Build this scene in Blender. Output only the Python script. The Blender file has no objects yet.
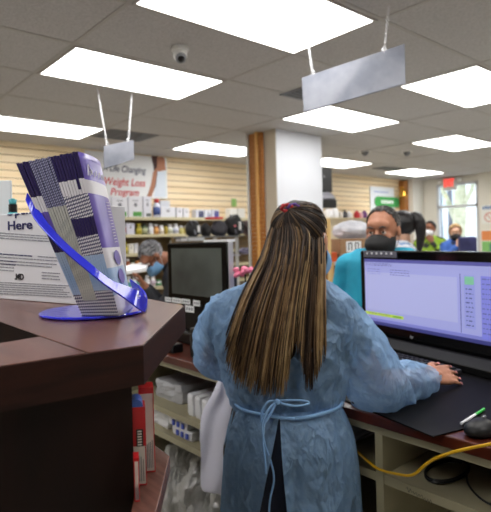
import bpy, bmesh, math, random
from mathutils import Vector, Matrix, noise, Euler
random.seed(7)
PI = math.pi
sc = bpy.context.scene
COL = sc.collection
H = 2.704                       # ceiling height
EYE = Vector((0, 0, 1.45))      # where the photographer's lens is
RR = Matrix(((0.78029966, -0.62482373, -0.02697695), (0.02315059, -0.01424815, 0.99963045), (0.6249772, 0.78063583, -0.00334721)))
F, CX, CY = 507.37, 204.11, 241.94
def ray(x, y): return RR.transposed() @ Vector(((x-CX)/F, -(y-CY)/F, 1))
def at(x, y, d): return EYE + d*ray(x, y)
def onp(x, y, ax, v):
    d = ray(x, y); return EYE + d*((v-EYE[ax])/d[ax])

# ---------------------------------------------------------------- materials
def lin(c):
    return tuple(((v/255)/12.92 if v/255 <= .04045 else (((v/255)+.055)/1.055)**2.4) for v in c) + (1,)
MATS = {}
def mat(name, c, rough=.6, metal=0, c2=None, scale=20, stretch=(1, 1, 1), bump=0, emit=0, trans=0, alpha=1, spec=.5, coat=0, detail=3, lo=.35, hi=.65, bscale=None):
    if name in MATS: return MATS[name]
    m = bpy.data.materials.new(name); m.use_nodes = True; MATS[name] = m
    nt = m.node_tree; b = nt.nodes['Principled BSDF']; L = nt.links.new
    b.inputs['Base Color'].default_value = lin(c); b.inputs['Roughness'].default_value = rough
    b.inputs['Metallic'].default_value = metal; b.inputs['Specular IOR Level'].default_value = spec
    b.inputs['Transmission Weight'].default_value = trans; b.inputs['Alpha'].default_value = alpha
    b.inputs['Coat Weight'].default_value = coat
    if emit:
        b.inputs['Emission Color'].default_value = lin(c); b.inputs['Emission Strength'].default_value = emit
    if c2 or bump:
        tc = nt.nodes.new('ShaderNodeTexCoord'); mp = nt.nodes.new('ShaderNodeMapping'); mp.inputs['Scale'].default_value = stretch
        L(tc.outputs['Object'], mp.inputs['Vector'])
        n = nt.nodes.new('ShaderNodeTexNoise'); n.inputs['Scale'].default_value = scale; n.inputs['Detail'].default_value = detail
        L(mp.outputs[0], n.inputs['Vector'])
        if c2:
            r = nt.nodes.new('ShaderNodeValToRGB'); r.color_ramp.elements[0].position = lo; r.color_ramp.elements[1].position = hi
            r.color_ramp.elements[0].color = lin(c); r.color_ramp.elements[1].color = lin(c2)
            L(n.outputs['Fac'], r.inputs[0]); L(r.outputs[0], b.inputs['Base Color'])
        if bump:
            bp = nt.nodes.new('ShaderNodeBump'); bp.inputs['Strength'].default_value = bump; bp.inputs['Distance'].default_value = .01
            L(n.outputs['Fac'], bp.inputs['Height']); L(bp.outputs[0], b.inputs['Normal'])
    return m

def sheer(name, c, alpha=.8, trl=.45, c2=None, scale=40, crease=False, gloss=.05, gr=.45):
    """thin non-woven cloth or film: part see-through, part diffuse, part translucent"""
    m = bpy.data.materials.new(name); m.use_nodes = True; MATS[name] = m
    nt = m.node_tree; nt.nodes.clear(); N = nt.nodes.new; L = nt.links.new
    out = N('ShaderNodeOutputMaterial'); tr = N('ShaderNodeBsdfTransparent'); df = N('ShaderNodeBsdfDiffuse'); tl = N('ShaderNodeBsdfTranslucent'); gl = N('ShaderNodeBsdfGlossy')
    gl.inputs['Roughness'].default_value = gr
    tc = N('ShaderNodeTexCoord'); n = N('ShaderNodeTexNoise'); n.inputs['Scale'].default_value = scale; n.inputs['Detail'].default_value = 4
    L(tc.outputs['Object'], n.inputs['Vector'])
    r = N('ShaderNodeValToRGB'); r.color_ramp.elements[0].position = .35; r.color_ramp.elements[1].position = .65
    r.color_ramp.elements[0].color = lin(c); r.color_ramp.elements[1].color = lin(c2 or c); L(n.outputs['Fac'], r.inputs[0])
    for k in (df, tl): L(r.outputs[0], k.inputs['Color'])
    bp = N('ShaderNodeBump'); bp.inputs['Strength'].default_value = .35; bp.inputs['Distance'].default_value = .01
    L(n.outputs['Fac'], bp.inputs['Height']); L(bp.outputs[0], df.inputs['Normal'])
    if crease:
        n2 = N('ShaderNodeTexNoise'); n2.noise_dimensions = '3D'; n2.inputs['Scale'].default_value = 9; n2.inputs['Detail'].default_value = 3; n2.inputs['Distortion'].default_value = .25
        mm = N('ShaderNodeMapping'); mm.inputs['Scale'].default_value = (1.4, 1.4, .8); mm.inputs['Rotation'].default_value = (.3, .5, .2); L(tc.outputs['Object'], mm.inputs[0]); L(mm.outputs[0], n2.inputs['Vector'])
        s1 = N('ShaderNodeMath'); s1.operation = 'SUBTRACT'; s1.inputs[1].default_value = .5; L(n2.outputs['Fac'], s1.inputs[0])
        s2 = N('ShaderNodeMath'); s2.operation = 'ABSOLUTE'; L(s1.outputs[0], s2.inputs[0])
        s3 = N('ShaderNodeMath'); s3.operation = 'MULTIPLY'; s3.inputs[1].default_value = -6; L(s2.outputs[0], s3.inputs[0])
        b2 = N('ShaderNodeBump'); b2.inputs['Strength'].default_value = .6; b2.inputs['Distance'].default_value = .03; L(s3.outputs[0], b2.inputs['Height']); L(bp.outputs[0], b2.inputs['Normal'])
        for k in (df, gl, tl): L(b2.outputs[0], k.inputs['Normal'])
    m1 = N('ShaderNodeMixShader'); m1.inputs[0].default_value = trl; L(df.outputs[0], m1.inputs[1]); L(tl.outputs[0], m1.inputs[2])
    m3 = N('ShaderNodeMixShader'); m3.inputs[0].default_value = gloss; L(m1.outputs[0], m3.inputs[1]); L(gl.outputs[0], m3.inputs[2])
    m2 = N('ShaderNodeMixShader'); m2.inputs[0].default_value = alpha; L(tr.outputs[0], m2.inputs[1]); L(m3.outputs[0], m2.inputs[2])
    L(m2.outputs[0], out.inputs['Surface'])
    return m

def glassy(name, c, fac=.12):
    m = bpy.data.materials.new(name); m.use_nodes = True; MATS[name] = m
    nt = m.node_tree; nt.nodes.clear(); N = nt.nodes.new; L = nt.links.new
    out = N('ShaderNodeOutputMaterial'); tr = N('ShaderNodeBsdfTransparent'); tr.inputs[0].default_value = lin(c); gl = N('ShaderNodeBsdfGlossy'); gl.inputs['Roughness'].default_value = .03
    mx = N('ShaderNodeMixShader'); mx.inputs[0].default_value = fac; L(tr.outputs[0], mx.inputs[1]); L(gl.outputs[0], mx.inputs[2]); L(mx.outputs[0], out.inputs['Surface'])
    return m

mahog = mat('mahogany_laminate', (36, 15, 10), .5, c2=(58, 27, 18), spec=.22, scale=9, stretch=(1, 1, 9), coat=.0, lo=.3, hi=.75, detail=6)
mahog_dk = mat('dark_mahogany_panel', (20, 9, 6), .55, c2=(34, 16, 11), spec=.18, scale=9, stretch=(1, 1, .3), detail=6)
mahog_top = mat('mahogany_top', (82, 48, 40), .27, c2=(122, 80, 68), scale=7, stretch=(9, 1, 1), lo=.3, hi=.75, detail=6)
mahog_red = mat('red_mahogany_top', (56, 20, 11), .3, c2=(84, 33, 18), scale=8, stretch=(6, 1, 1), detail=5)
cream = mat('cream_laminate', (156, 149, 122), .5)
wallm = mat('wall_paint', (226, 222, 212), .8, bump=.05, scale=60)
colw = mat('column_paint', (206, 209, 216), .7, bump=.03, scale=40)
colb = mat('column_side_shaded', (200, 190, 172), .8)
ceilm = mat('ceiling_panel', (172, 170, 169), .9, c2=(188, 186, 185), scale=70, bump=.5, detail=6)
gridm = mat('ceiling_tee', (170, 166, 162), .6)
slatm = mat('slatwall_maple', (236, 212, 172), .55, c2=(244, 226, 192), scale=2, stretch=(.5, .5, 6))
slatd = mat('slatwall_dark', (112, 92, 62), .6, c2=(128, 108, 76), scale=2, stretch=(.5, .5, 6))
groove = mat('slat_groove', (150, 125, 90), .8)
floorm = mat('vinyl_floor', (196, 193, 186), .35, c2=(208, 205, 198), scale=4)
shelfm = mat('shelf_metal', (196, 182, 150), .5)
cedar = mat('cedar', (150, 92, 40), .6, c2=(190, 128, 66), scale=6, stretch=(3, 3, 30), detail=5)
cedar_l = mat('cedar_light', (218, 166, 92), .55, c2=(232, 186, 118), scale=6, stretch=(6, 6, 1))
pine = mat('pine', (222, 190, 130), .55, c2=(206, 166, 104), scale=6, stretch=(6, 6, 1))
lampm = mat('lamp_diffuser', (255, 253, 250), .5, emit=8.5)
framew = mat('white_metal', (225, 225, 222), .4)
black = mat('black_plastic', (14, 14, 16), .35)
blackg = mat('black_gloss', (10, 10, 12), .12)
dgrey = mat('dark_grey_plastic', (42, 42, 46), .45)
grey = mat('grey_plastic', (120, 122, 126), .5)
steel = mat('brushed_steel', (150, 153, 163), .6, metal=.25, c2=(118, 122, 134), scale=5, detail=5)
white = mat('white_paper', (236, 238, 240), .6)
whitep = mat('white_plastic', (232, 234, 238), .4)
navy = mat('navy_ink', (34, 34, 92), .6)
greyink = mat('grey_ink', (130, 132, 142), .7)
redink = mat('red_ink', (206, 52, 62), .6)
chain = mat('chain_metal', (205, 205, 208), .3, metal=.9)
skin_a = mat('skin_light_brown', (176, 122, 96), .5, c2=(190, 136, 108), scale=30)
skin_b = mat('skin_brown', (134, 86, 62), .5, c2=(150, 98, 72), scale=30)
skin_c = mat('skin_fair', (206, 160, 134), .5, c2=(216, 172, 146), scale=30)
bluemask = mat('blue_mask_cloth', (120, 168, 212), .8, bump=.1, scale=80)
blackmask = mat('black_mask_cloth', (20, 20, 22), .8)
blackhair = mat('black_hair', (16, 14, 16), .4, c2=(34, 30, 32), scale=60, stretch=(4, 4, .5))
greyhair = mat('grey_hair', (40, 38, 38), .5, c2=(120, 116, 114), scale=12, stretch=(1, 1, 1), detail=2, lo=.4, hi=.75)
salthair = mat('salt_and_pepper_hair', (62, 62, 64), .5, c2=(168, 168, 170), scale=14, stretch=(1, 1, 1), detail=3)

# ---------------------------------------------------------------- mesh helpers
def wloc(o):
    v = Vector((0, 0, 0))
    while o is not None: v += o.location; o = o.parent
    return v
def tag(o, label=None, cat=None, group=None, kind=None):
    for k, v in (('label', label), ('category', cat), ('group', group), ('kind', kind)):
        if v: o[k] = v
    return o
def thing(name, label, cat, loc=(0, 0, 0), group=None):
    o = bpy.data.objects.new(name, None); o.location = loc; o.empty_display_size = .1; COL.objects.link(o)
    return tag(o, label, cat, group)
class MB:
    def __init__(s): s.bm = bmesh.new(); s.mi = 0
    def _f(s, vs):
        try: f = s.bm.faces.new(vs); f.material_index = s.mi; return f
        except ValueError: return None
    def box(s, x0, y0, z0, x1, y1, z1, M=None):
        c = [Vector(p) for p in ((x0, y0, z0), (x1, y0, z0), (x1, y1, z0), (x0, y1, z0), (x0, y0, z1), (x1, y0, z1), (x1, y1, z1), (x0, y1, z1))]
        if M: c = [M @ p for p in c]
        v = [s.bm.verts.new(p) for p in c]
        for q in ((3, 2, 1, 0), (4, 5, 6, 7), (0, 1, 5, 4), (1, 2, 6, 5), (2, 3, 7, 6), (3, 0, 4, 7)): s._f([v[i] for i in q])
        return s
    def prism(s, pts, z0, z1):
        a = [s.bm.verts.new((p[0], p[1], z0)) for p in pts]; b = [s.bm.verts.new((p[0], p[1], z1)) for p in pts]; n = len(pts)
        s._f(a[::-1]); s._f(b)
        for i in range(n): s._f([a[i], a[(i+1) % n], b[(i+1) % n], b[i]])
        return s
    def poly(s, pts): s._f([s.bm.verts.new(p) for p in pts]); return s
    def tube(s, pts, rs, n=8, cap=True, flat=1.0):
        pts = [Vector(p) for p in pts]
        if not isinstance(rs, (list, tuple)): rs = [rs]*len(pts)
        rings = []; up = None
        for i, p in enumerate(pts):
            t = (pts[min(i+1, len(pts)-1)] - pts[max(i-1, 0)]).normalized()
            if up is None: up = t.orthogonal().normalized()
            up = (up - t*up.dot(t)); up = up.normalized() if up.length > 1e-6 else t.orthogonal().normalized()
            sd = t.cross(up)
            rings.append([s.bm.verts.new(p + rs[i]*(math.cos(2*PI*k/n)*up + math.sin(2*PI*k/n)*sd*flat)) for k in range(n)])
        for a, b in zip(rings, rings[1:]):
            for k in range(n): s._f([a[k], a[(k+1) % n], b[(k+1) % n], b[k]])
        if cap: s._f(rings[0][::-1]); s._f(rings[-1])
        return s
    def loft(s, rings, close=True, caps=False):
        R = [[s.bm.verts.new(p) for p in r] for r in rings]; n = len(R[0])
        for a, b in zip(R, R[1:]):
            for k in range(n if close else n-1): s._f([a[k], a[(k+1) % n], b[(k+1) % n], b[k]])
        if caps: s._f(R[0][::-1]); s._f(R[-1])
        return s
    def lathe(s, prof, c=(0, 0, 0), n=20, M=None):
        c = Vector(c); rings = []
        for r, z in prof:
            ring = [Vector((r*math.cos(2*PI*k/n), r*math.sin(2*PI*k/n), z)) for k in range(n)]
            rings.append([(M @ p if M else p) + c for p in ring])
        return s.loft(rings, True, True)
    def ball(s, c, r, M=None, n=14):
        r = r if isinstance(r, (list, tuple)) else (r, r, r); c = Vector(c); rings = []
        for i in range(1, n):
            a = PI*i/n; ring = []
            for k in range(2*n):
                b = 2*PI*k/(2*n); p = Vector((r[0]*math.sin(a)*math.cos(b), r[1]*math.sin(a)*math.sin(b), -r[2]*math.cos(a)))
                ring.append((M @ p if M else p) + c)
            rings.append(ring)
        return s.loft(rings, True, True)
    def cap(s, p0, r0, p1, r1, n=12):
        """capsule with two radii, closed"""
        p0, p1 = Vector(p0), Vector(p1); t = (p1-p0); Ln = t.length or 1e-6; t = t/Ln
        up = t.orthogonal().normalized(); sd = t.cross(up); rings = []
        prof = [(r0*math.sin(a), -r0*math.cos(a)) for a in [PI/2*k/4 for k in range(1, 5)]] + [(r1*math.cos(a), Ln + r1*math.sin(a)) for a in [PI/2*k/4 for k in range(0, 4)]]
        for r, z in prof: rings.append([p0 + t*z + r*(math.cos(2*PI*k/n)*up + math.sin(2*PI*k/n)*sd) for k in range(n)])
        return s.loft(rings, True, True)
    def build(s, name, m, parent=None, smooth=False, bevel=0, seg=2, world=True, wn=True):
        me = bpy.data.meshes.new(name)
        bmesh.ops.recalc_face_normals(s.bm, faces=s.bm.faces)
        s.bm.to_mesh(me); s.bm.free()
        for mm in (m if isinstance(m, (list, tuple)) else [m]): me.materials.append(mm)
        if smooth: me.polygons.foreach_set('use_smooth', [True]*len(me.polygons))
        o = bpy.data.objects.new(name, me); COL.objects.link(o)
        if parent:
            if world:
                off = wloc(parent)
                me.transform(Matrix.Translation(-off))
            o.parent = parent
        if bevel:
            b = o.modifiers.new('bevel', 'BEVEL'); b.width = bevel; b.segments = seg; b.limit_method = 'ANGLE'
        return o
def single(mb, name, m, label, cat, group=None, kind=None, **kw):
    """a thing that is one mesh, its origin brought to its base"""
    o = mb.build(name, m, **kw); me = o.data
    xs = [v.co.x for v in me.vertices]; ys = [v.co.y for v in me.vertices]; zs = [v.co.z for v in me.vertices]
    c = Vector(((min(xs)+max(xs))/2, (min(ys)+max(ys))/2, min(zs)))
    me.transform(Matrix.Translation(-c)); o.location = c
    return tag(o, label, cat, group, kind)
def struct(mb, name, m, parent=None, **kw):
    o = mb.build(name, m, parent, **kw)
    if not parent: o['kind'] = 'structure'
    return o
def fuse(mb, voxel, it=3, fac=.5):
    """melt a bundle of closed shapes into one continuous skin, returned as a new MB"""
    me = bpy.data.meshes.new('tmp'); bmesh.ops.recalc_face_normals(mb.bm, faces=mb.bm.faces); mb.bm.to_mesh(me); mb.bm.free()
    o = bpy.data.objects.new('tmp', me); COL.objects.link(o)
    r = o.modifiers.new('r', 'REMESH'); r.mode = 'VOXEL'; r.voxel_size = voxel
    if it: sm = o.modifiers.new('s', 'SMOOTH'); sm.iterations = it; sm.factor = fac
    dg = bpy.context.evaluated_depsgraph_get(); ev = o.evaluated_get(dg); m2 = bpy.data.meshes.new_from_object(ev)
    bpy.data.objects.remove(o); out = MB(); out.bm.from_mesh(m2); bpy.data.meshes.remove(m2); return out
def text(s, size, M, m, parent=None, name='lettering', ext=.0006, bold=0, shear=0, fit=None):
    cu = bpy.data.curves.new('t', 'FONT'); cu.body = s; cu.size = size; cu.extrude = ext; cu.offset = bold; cu.shear = shear; cu.resolution_u = 3
    cu.align_x = 'CENTER'; cu.align_y = 'CENTER'
    o = bpy.data.objects.new('t', cu); COL.objects.link(o); dg = bpy.context.evaluated_depsgraph_get()
    me = bpy.data.meshes.new_from_object(o.evaluated_get(dg)); bpy.data.objects.remove(o)
    if fit:
        xs = [v.co.x for v in me.vertices]; k = fit/(max(xs)-min(xs)); me.transform(Matrix.Diagonal((k, 1, 1, 1)))
    me.transform(M); me.name = name; me.materials.clear(); me.materials.append(m)
    q = bpy.data.objects.new(name, me); COL.objects.link(q)
    if parent: me.transform(Matrix.Translation(-wloc(parent))); q.parent = parent
    return q
def frame(o, x, z):
    """matrix whose local X runs along x and local Y along z (for lettering on an upright face)"""
    x = Vector(x).normalized(); z = Vector(z); z = (z - x*z.dot(x)).normalized(); n = x.cross(z)
    M = Matrix.Identity(4)
    for i in range(3): M[i][0], M[i][1], M[i][2], M[i][3] = x[i], z[i], n[i], o[i]
    return M
def copy_tree(o, parent=None):
    c = o.copy(); COL.objects.link(c)
    if parent: c.parent = parent
    for ch in list(o.children):
        if ch is not c: copy_tree(ch, c)
    return c

# ---------------------------------------------------------------- camera
cd = bpy.data.cameras.new('camera'); cam = bpy.data.objects.new('camera', cd); COL.objects.link(cam); sc.camera = cam
M = Matrix.Identity(4)
for i in range(3): M[i][0] = RR[0][i]; M[i][1] = RR[1][i]; M[i][2] = -RR[2][i]; M[i][3] = EYE[i]
cam.matrix_world = M
cd.sensor_fit = 'HORIZONTAL'; cd.sensor_width = 36; cd.lens = F/491*36
cd.shift_x = (245.5-CX)/491; cd.shift_y = -(256-CY)/491
cd.clip_start = .02; cd.clip_end = 100
cd.dof.use_dof = True; cd.dof.focus_distance = 1.0; cd.dof.aperture_fstop = 6.5
sc.view_settings.view_transform = 'Standard'; sc.view_settings.look = 'None'; sc.view_settings.gamma = 1; sc.view_settings.exposure = 0
sc.view_settings.use_curve_mapping = False
w = bpy.data.worlds.new('sky'); sc.world = w; w.use_nodes = True
w.node_tree.nodes['Background'].inputs[0].default_value = (.93, .96, 1, 1); w.node_tree.nodes['Background'].inputs[1].default_value = 3.2

# ---------------------------------------------------------------- the room
XL, XR, YF, YB = -2.6, 11.35, -2.6, 6.25
struct(MB().box(XL-.1, YF-.1, -.1, XR+.1, YB+.1, 0), 'floor', floorm)
ceil_o = struct(MB().box(XL-.1, YF-.1, H, XR+.1, YB+.1, H+.1), 'ceiling', ceilm)
X0, SX, Y0, SY = 1.378, 1.2873, 2.304, .6689
mb = MB()
k = -4
while X0+k*SX < XR:
    x = X0+k*SX
    if x > XL: mb.box(x-.012, YF, H-.004, x+.012, YB, H)
    k += 1
k = -8
while Y0+k*SY < YB:
    y = Y0+k*SY
    if y > YF: mb.box(XL, y-.012, H-.0035, XR, y+.012, H)
    k += 1
struct(mb, 'ceiling_grid', gridm, ceil_o)
# back wall: slatted panelling, a pale maple upper part over a darker lower part
mb = MB(); mb.box(XL, YB, 0, XR+.1, YB+.1, H); wb = struct(mb, 'wall_back', wallm)
mb = MB(); z = 1.80
while z < H-.05:
    mb.box(XL, YB-.022, z+.005, 10.75, YB-.002, min(z+.087, H)); z += .093
struct(mb, 'slat_panel', slatm, wb)
struct(MB().box(XL, YB-.01, 0, 10.75, YB-.001, H), 'slat_backing', groove, wb)
mb = MB(); z = 1.80-.093
while z > 0:
    mb.box(XL, YB-.022, z+.005, 6.6, YB-.002, z+.087); z -= .093
struct(mb, 'slat_panel', slatd, wb)
mb = MB(); z = 1.80-.093
while z > 0:
    mb.box(6.6, YB-.022, z+.005, 10.75, YB-.002, z+.087); z -= .093
struct(mb, 'slat_panel', slatm, wb)
struct(MB().box(XL, YB-.04, H-.06, 10.75, YB-.022, H), 'trim_1', slatm)
struct(MB().box(XL-.1, YF, 0, XL, YB, H), 'wall_left', wallm)
struct(MB().box(XL, YF-.1, 0, XR, YF, H), 'wall_front', wallm)
# far wall with the shop window
WY0, WY1, WZ0, WZ1 = 4.78, 5.68, .55, 2.56
mb = MB(); mb.box(XR, YF-.1, 0, XR+.15, WY0, H).box(XR, WY1, 0, XR+.15, YB+.1, H).box(XR, WY0, 0, XR+.15, WY1, WZ0).box(XR, WY0, WZ1, XR+.15, WY1, H)
struct(mb, 'wall_right', wallm)
wf = mat('window_frame_paint', (205, 208, 212), .5)
mb = MB(); t = .05
mb.box(XR-.01, WY0, WZ0, XR+.09, WY0+t, WZ1).box(XR-.01, WY1-t, WZ0, XR+.09, WY1, WZ1).box(XR-.01, WY0, WZ1-t, XR+.09, WY1, WZ1).box(XR-.01, WY0, WZ0, XR+.09, WY1, WZ0+t).box(XR-.01, WY0, 2.02, XR+.09, WY1, 2.08)
win = struct(mb, 'window_1', wf, bevel=.004)
struct(MB().box(XR+.04, WY0+t, WZ0+t, XR+.046, WY1-t, WZ1-t), 'pane', glassy('window_glass', (240, 246, 250), .06), win)
struct(MB().box(XR-.12, 4.30, 0, XR, 4.72, H), 'wall_pier', wallm)
# column with its cedar boards
CX0, CX1, CY0, CY1 = 4.285, 5.10, 3.99, 4.435
colo = struct(MB().box(CX0, CY0, 0, CX1, CY1, H), 'column', colw, bevel=.004)
struct(MB().box(CX0-.006, CY0+.004, 0, CX0-.0005, 4.17, H), 'side_panel', colb, colo)  # beige column side, its shade put into the colour
mb = MB(); z = .0
random.seed(3)
while z < H-.04:
    y = 4.18
    for ww in (.055, .115):
        mb.box(CX0-.05-random.random()*.006, y, z+.001, CX0-.007, y+ww, z+.047); y += ww+.03
    z += .049
cw = mb.build('cedar_cladding', cedar, colo)
mb = MB().box(CX0-.07, 4.232, 0, CX0-.007, 4.268, H)
mb.build('corner_batten', cedar_l, colo, bevel=.003)
MB().box(CX0-.05, 4.405, 0, CX0-.007, 4.435, H).build('white_batten', framew, colo)
mb = MB(); z = 0
while z < H-.04: mb.box(10.70, YB-.16, z, 10.86, YB-.03, z+.055); z += .057
struct(mb, 'post_far', cedar)
struct(MB().box(10.86, 5.98, 0, XR-.001, YB-.03, H), 'wall_corner', wallm)

# ceiling lights
def light(kx, ky, where):
    x, y = X0+kx*SX, Y0+ky*SY*2
    t = thing('ceiling_light', 'fluorescent ceiling panel '+where, 'ceiling light', (x+SX/2, y-SY/2, H-.012), 'fluorescent ceiling panels')
    mb = MB(); a, b, c, d = x+.0125, y-SY+.0125, x+SX-.0125, y-.0125
    for q in ((a, b, c, b+.018), (a, d-.018, c, d), (a, b+.018, a+.018, d-.018), (c-.018, b+.018, c, d-.018)): mb.box(q[0], q[1], H-.012, q[2], q[3], H-.0045)
    mb.build('frame', gridm, t)
    MB().box(a+.0182, b+.0182, H-.009, c-.0182, d-.0182, H-.0045).build('diffuser', lampm, t)
for kx, ky, wh in ((0, 1, 'directly left of the dome camera'), (0, 0, 'the largest, cut by the top of the photo'), (2, 0, 'right of the large hanging metal sign'),
        (2, 1, 'just below the large hanging metal sign'), (4, 1, 'above the exit side, at the right edge and left of the pier'), (0, 2.5, 'above the slatted wall at the far left'),
        (2, 2.5, 'between the banner and the cedar boards of the column'), (4, 2.5, 'small one right beside the white column'), (6, 2.5, 'small one nearest the wall with the exit sign'),
        (4, 0, 'outside the photo to the right'), (6, 0, 'outside the photo far right'), (6, 1, 'outside the photo near the window wall'), (0, -1, 'added as fill light behind the camera, first row'), (2, -1, 'added as fill light out of view over the work counter'), (-2, 1, 'added as fill light out of view on the left'), (-2, 0, 'added as fill light behind the camera, second one'), (-2, -1, 'added as fill light behind the camera near the corner'), (0, -2, 'added as fill light behind the camera, last row')):  # panels behind, left and over the counter: fill lamps added to brighten foreground
    light(kx, ky, wh)

# air vents, detectors, dome camera
def vent(x0, y0, x1, y1, label):
    t = thing('ceiling_vent', label, 'vent', ((x0+x1)/2, (y0+y1)/2, H-.018), 'ceiling air vents')
    mb = MB()
    for q in ((x0, y0, x1, y0+.03), (x0, y1-.03, x1, y1), (x0, y0, x0+.03, y1), (x1-.03, y0, x1, y1)): mb.box(q[0], q[1], H-.012, q[2], q[3], H-.0045)
    mb.build('frame', grey, t)
    MB().box(x0+.03, y0+.03, H-.008, x1-.03, y1-.03, H-.0045).build('duct', black, t)
    mb = MB(); y = y0+.05
    while y < y1-.04: mb.box(x0+.03, y, H-.018, x1-.03, y+.018, H-.012); y += .05
    for xx in (x0+(x1-x0)*.33, x0+(x1-x0)*.66): mb.box(xx-.008, y0+.03, H-.02, xx+.008, y1-.03, H-.012)
    mb.build('louver', grey, t)
vent(2.71, 4.98, 3.35, 5.42, 'dark louvred air vent behind the small hanging sign')
vent(3.30, 2.62, 3.85, 3.02, 'grey louvred air vent partly behind the large hanging sign')
vent(8.35, 5.10, 8.95, 5.40, 'dark slim air vent beside the farthest light panel')
def detector(px, py, label):
    p = onp(px, py, 2, H)
    t = thing('sprinkler_head', label, 'sprinkler', (p.x, p.y, H-.07), 'ceiling sprinkler heads')
    MB().lathe([(.075, H-.012), (.075, H-.001)], (p.x, p.y, 0)).build('ceiling_plate', framew, t, smooth=False)
    MB().lathe([(.012, H-.07), (.03, H-.06), (.045, H-.035), (.05, H-.012)], (p.x, p.y, 0)).build('head', grey, t, smooth=True)
detector(365, 151, 'small round sprinkler head, the one nearer the white column')
detector(407, 151.5, 'small round sprinkler head, the one nearer the exit sign')
p = onp(180, 47, 2, H)
t = thing('dome_camera', 'white turret security camera with a dark lens on the ceiling', 'security camera', (p.x, p.y, H-.10))
MB().lathe([(.052, H-.03), (.056, H-.025), (.056, H-.0005)], (p.x, p.y, 0), 28).build('base', framew, t, smooth=False, bevel=.003)
mb = MB().ball((p.x, p.y, H-.05), (.046, .046, .05)); mb.build('housing', framew, t, smooth=True)
d = (EYE-Vector((p.x, p.y, H-.06))).normalized(); d = (d+Vector((.15, 0, -.5))).normalized()
q = Vector((p.x, p.y, H-.055)) + d*.028
rot = d.to_track_quat('Z', 'Y').to_matrix()
MB().lathe([(.034, 0), (.036, .012), (.031, .02)], q, 24, rot).build('lens_ring', grey, t, smooth=True)
MB().ball(q+d*.013, (.027, .027, .014), rot).build('lens', blackg, t, smooth=True)

# hanging metal signs
def hsign(tl, tr, br, bl, ceil_a, ceil_b, label):
    t = thing('hanging_sign', label, 'sign', (tl+tr+br+bl)/4, 'blank metal signs hung from the ceiling')
    ux = (tr-tl).normalized(); n = ux.cross((bl-tl).normalized()).normalized()*.004
    mb = MB(); a = [tl, tr, br, bl]
    mb.loft([[p+n for p in a], [p-n for p in a]], True, True); mb.build('plate', steel, t, bevel=.001)
    fold = MB(); fold.tube([bl+(br-bl)*.0, br], .006, 6); fold.build('bottom_fold', steel, t, smooth=True)
    for top, low in ((ceil_a, tl+(tr-tl)*.12-(tl-bl)*.06), (ceil_b, tl+(tr-tl)*.82-(tl-bl)*.06)):
        mb = MB(); N = 22
        for i in range(N):
            c = top.lerp(low, (i+.5)/N); L = (top-low).length/N*.62; dirn = (top-low).normalized(); sd = Vector((1, .4, 0)).normalized() if i % 2 else Vector((-.4, 1, 0)).normalized()
            ring = [c + dirn*L*math.cos(2*PI*k/8) + sd*.006*math.sin(2*PI*k/8) for k in range(9)]
            mb.tube(ring, .0016, 4)
        mb.build('chain', chain, t)
        mb = MB(); hk = [low+Vector((0, 0, .02))+Vector((0, 0, .0))+ux*.010*math.sin(a)+Vector((0, 0, .014*math.cos(a))) for a in [k*PI/5 for k in range(-4, 6)]]
        mb.tube(hk, .0028, 5).build('hook', chain, t)
hsign(at(302, 78, 3.12), at(404.5, 44, 2.75), at(405.5, 83, 2.75), at(304, 112, 3.12), onp(308, 42, 2, H-.001), onp(389, 6, 2, H-.001), 'large blank brushed metal sign on two chains, right of the big light panel')
def zed(p, z): return Vector((p.x, p.y, z))
a = at(103.5, 146, 3.95); b = at(133.5, 140, 4.1)
hsign(a, b, at(134, 159, 4.1), at(104, 168.5, 3.95), onp(97, 87, 2, H-.001), onp(132, 92, 2, H-.001), 'small blank metal sign hanging in front of the weight loss banner')

# ---------------------------------------------------------------- banner and notices
def paint(mb, name, m, parent): return mb.build(name, m, parent)
YP = YB-.05
tl = onp(88, 151, 1, YP); tr = onp(166.5, 155.5, 1, YP); br = onp(167, 197.5, 1, YP)
bx0, bx1, bz0, bz1 = tl.x-.05, tr.x, br.z-.02, min(tr.z+.02, H-.02)
ban = thing('wall_banner', 'white weight loss programme banner with a smiling figure, on the slatted wall', 'banner', ((bx0+bx1)/2, YP, bz0))
MB().box(bx0, YP, bz0, bx1, YP+.02, bz1).build('panel', white, ban)
def wtxt(s, x0, x1, y0, y1, m, bold=.004, shear=.25):
    a = onp(x0, (y0+y1)/2, 1, YP); b = onp(x1, (y0+y1)/2+ (x1-x0)*0.03, 1, YP); c = (a+b)/2
    h = (onp((x0+x1)/2, y0, 1, YP)-onp((x0+x1)/2, y1, 1, YP)).length
    text(s, h*1.25, frame(Vector((c.x, YP-.002, c.z)), (1, 0, 0), (0, 0, 1)), m, ban, bold=bold*.35, shear=shear, fit=(b.x-a.x))
wtxt('A Life Changing', 102, 145.5, 165, 172.5, mat('dark_blue_ink', (50, 58, 96), .6))
wtxt('Weight Loss', 103.5, 144.5, 177.5, 186, redink, .006)
wtxt('Program', 110, 138.5, 188, 196, redink, .006)
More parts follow.
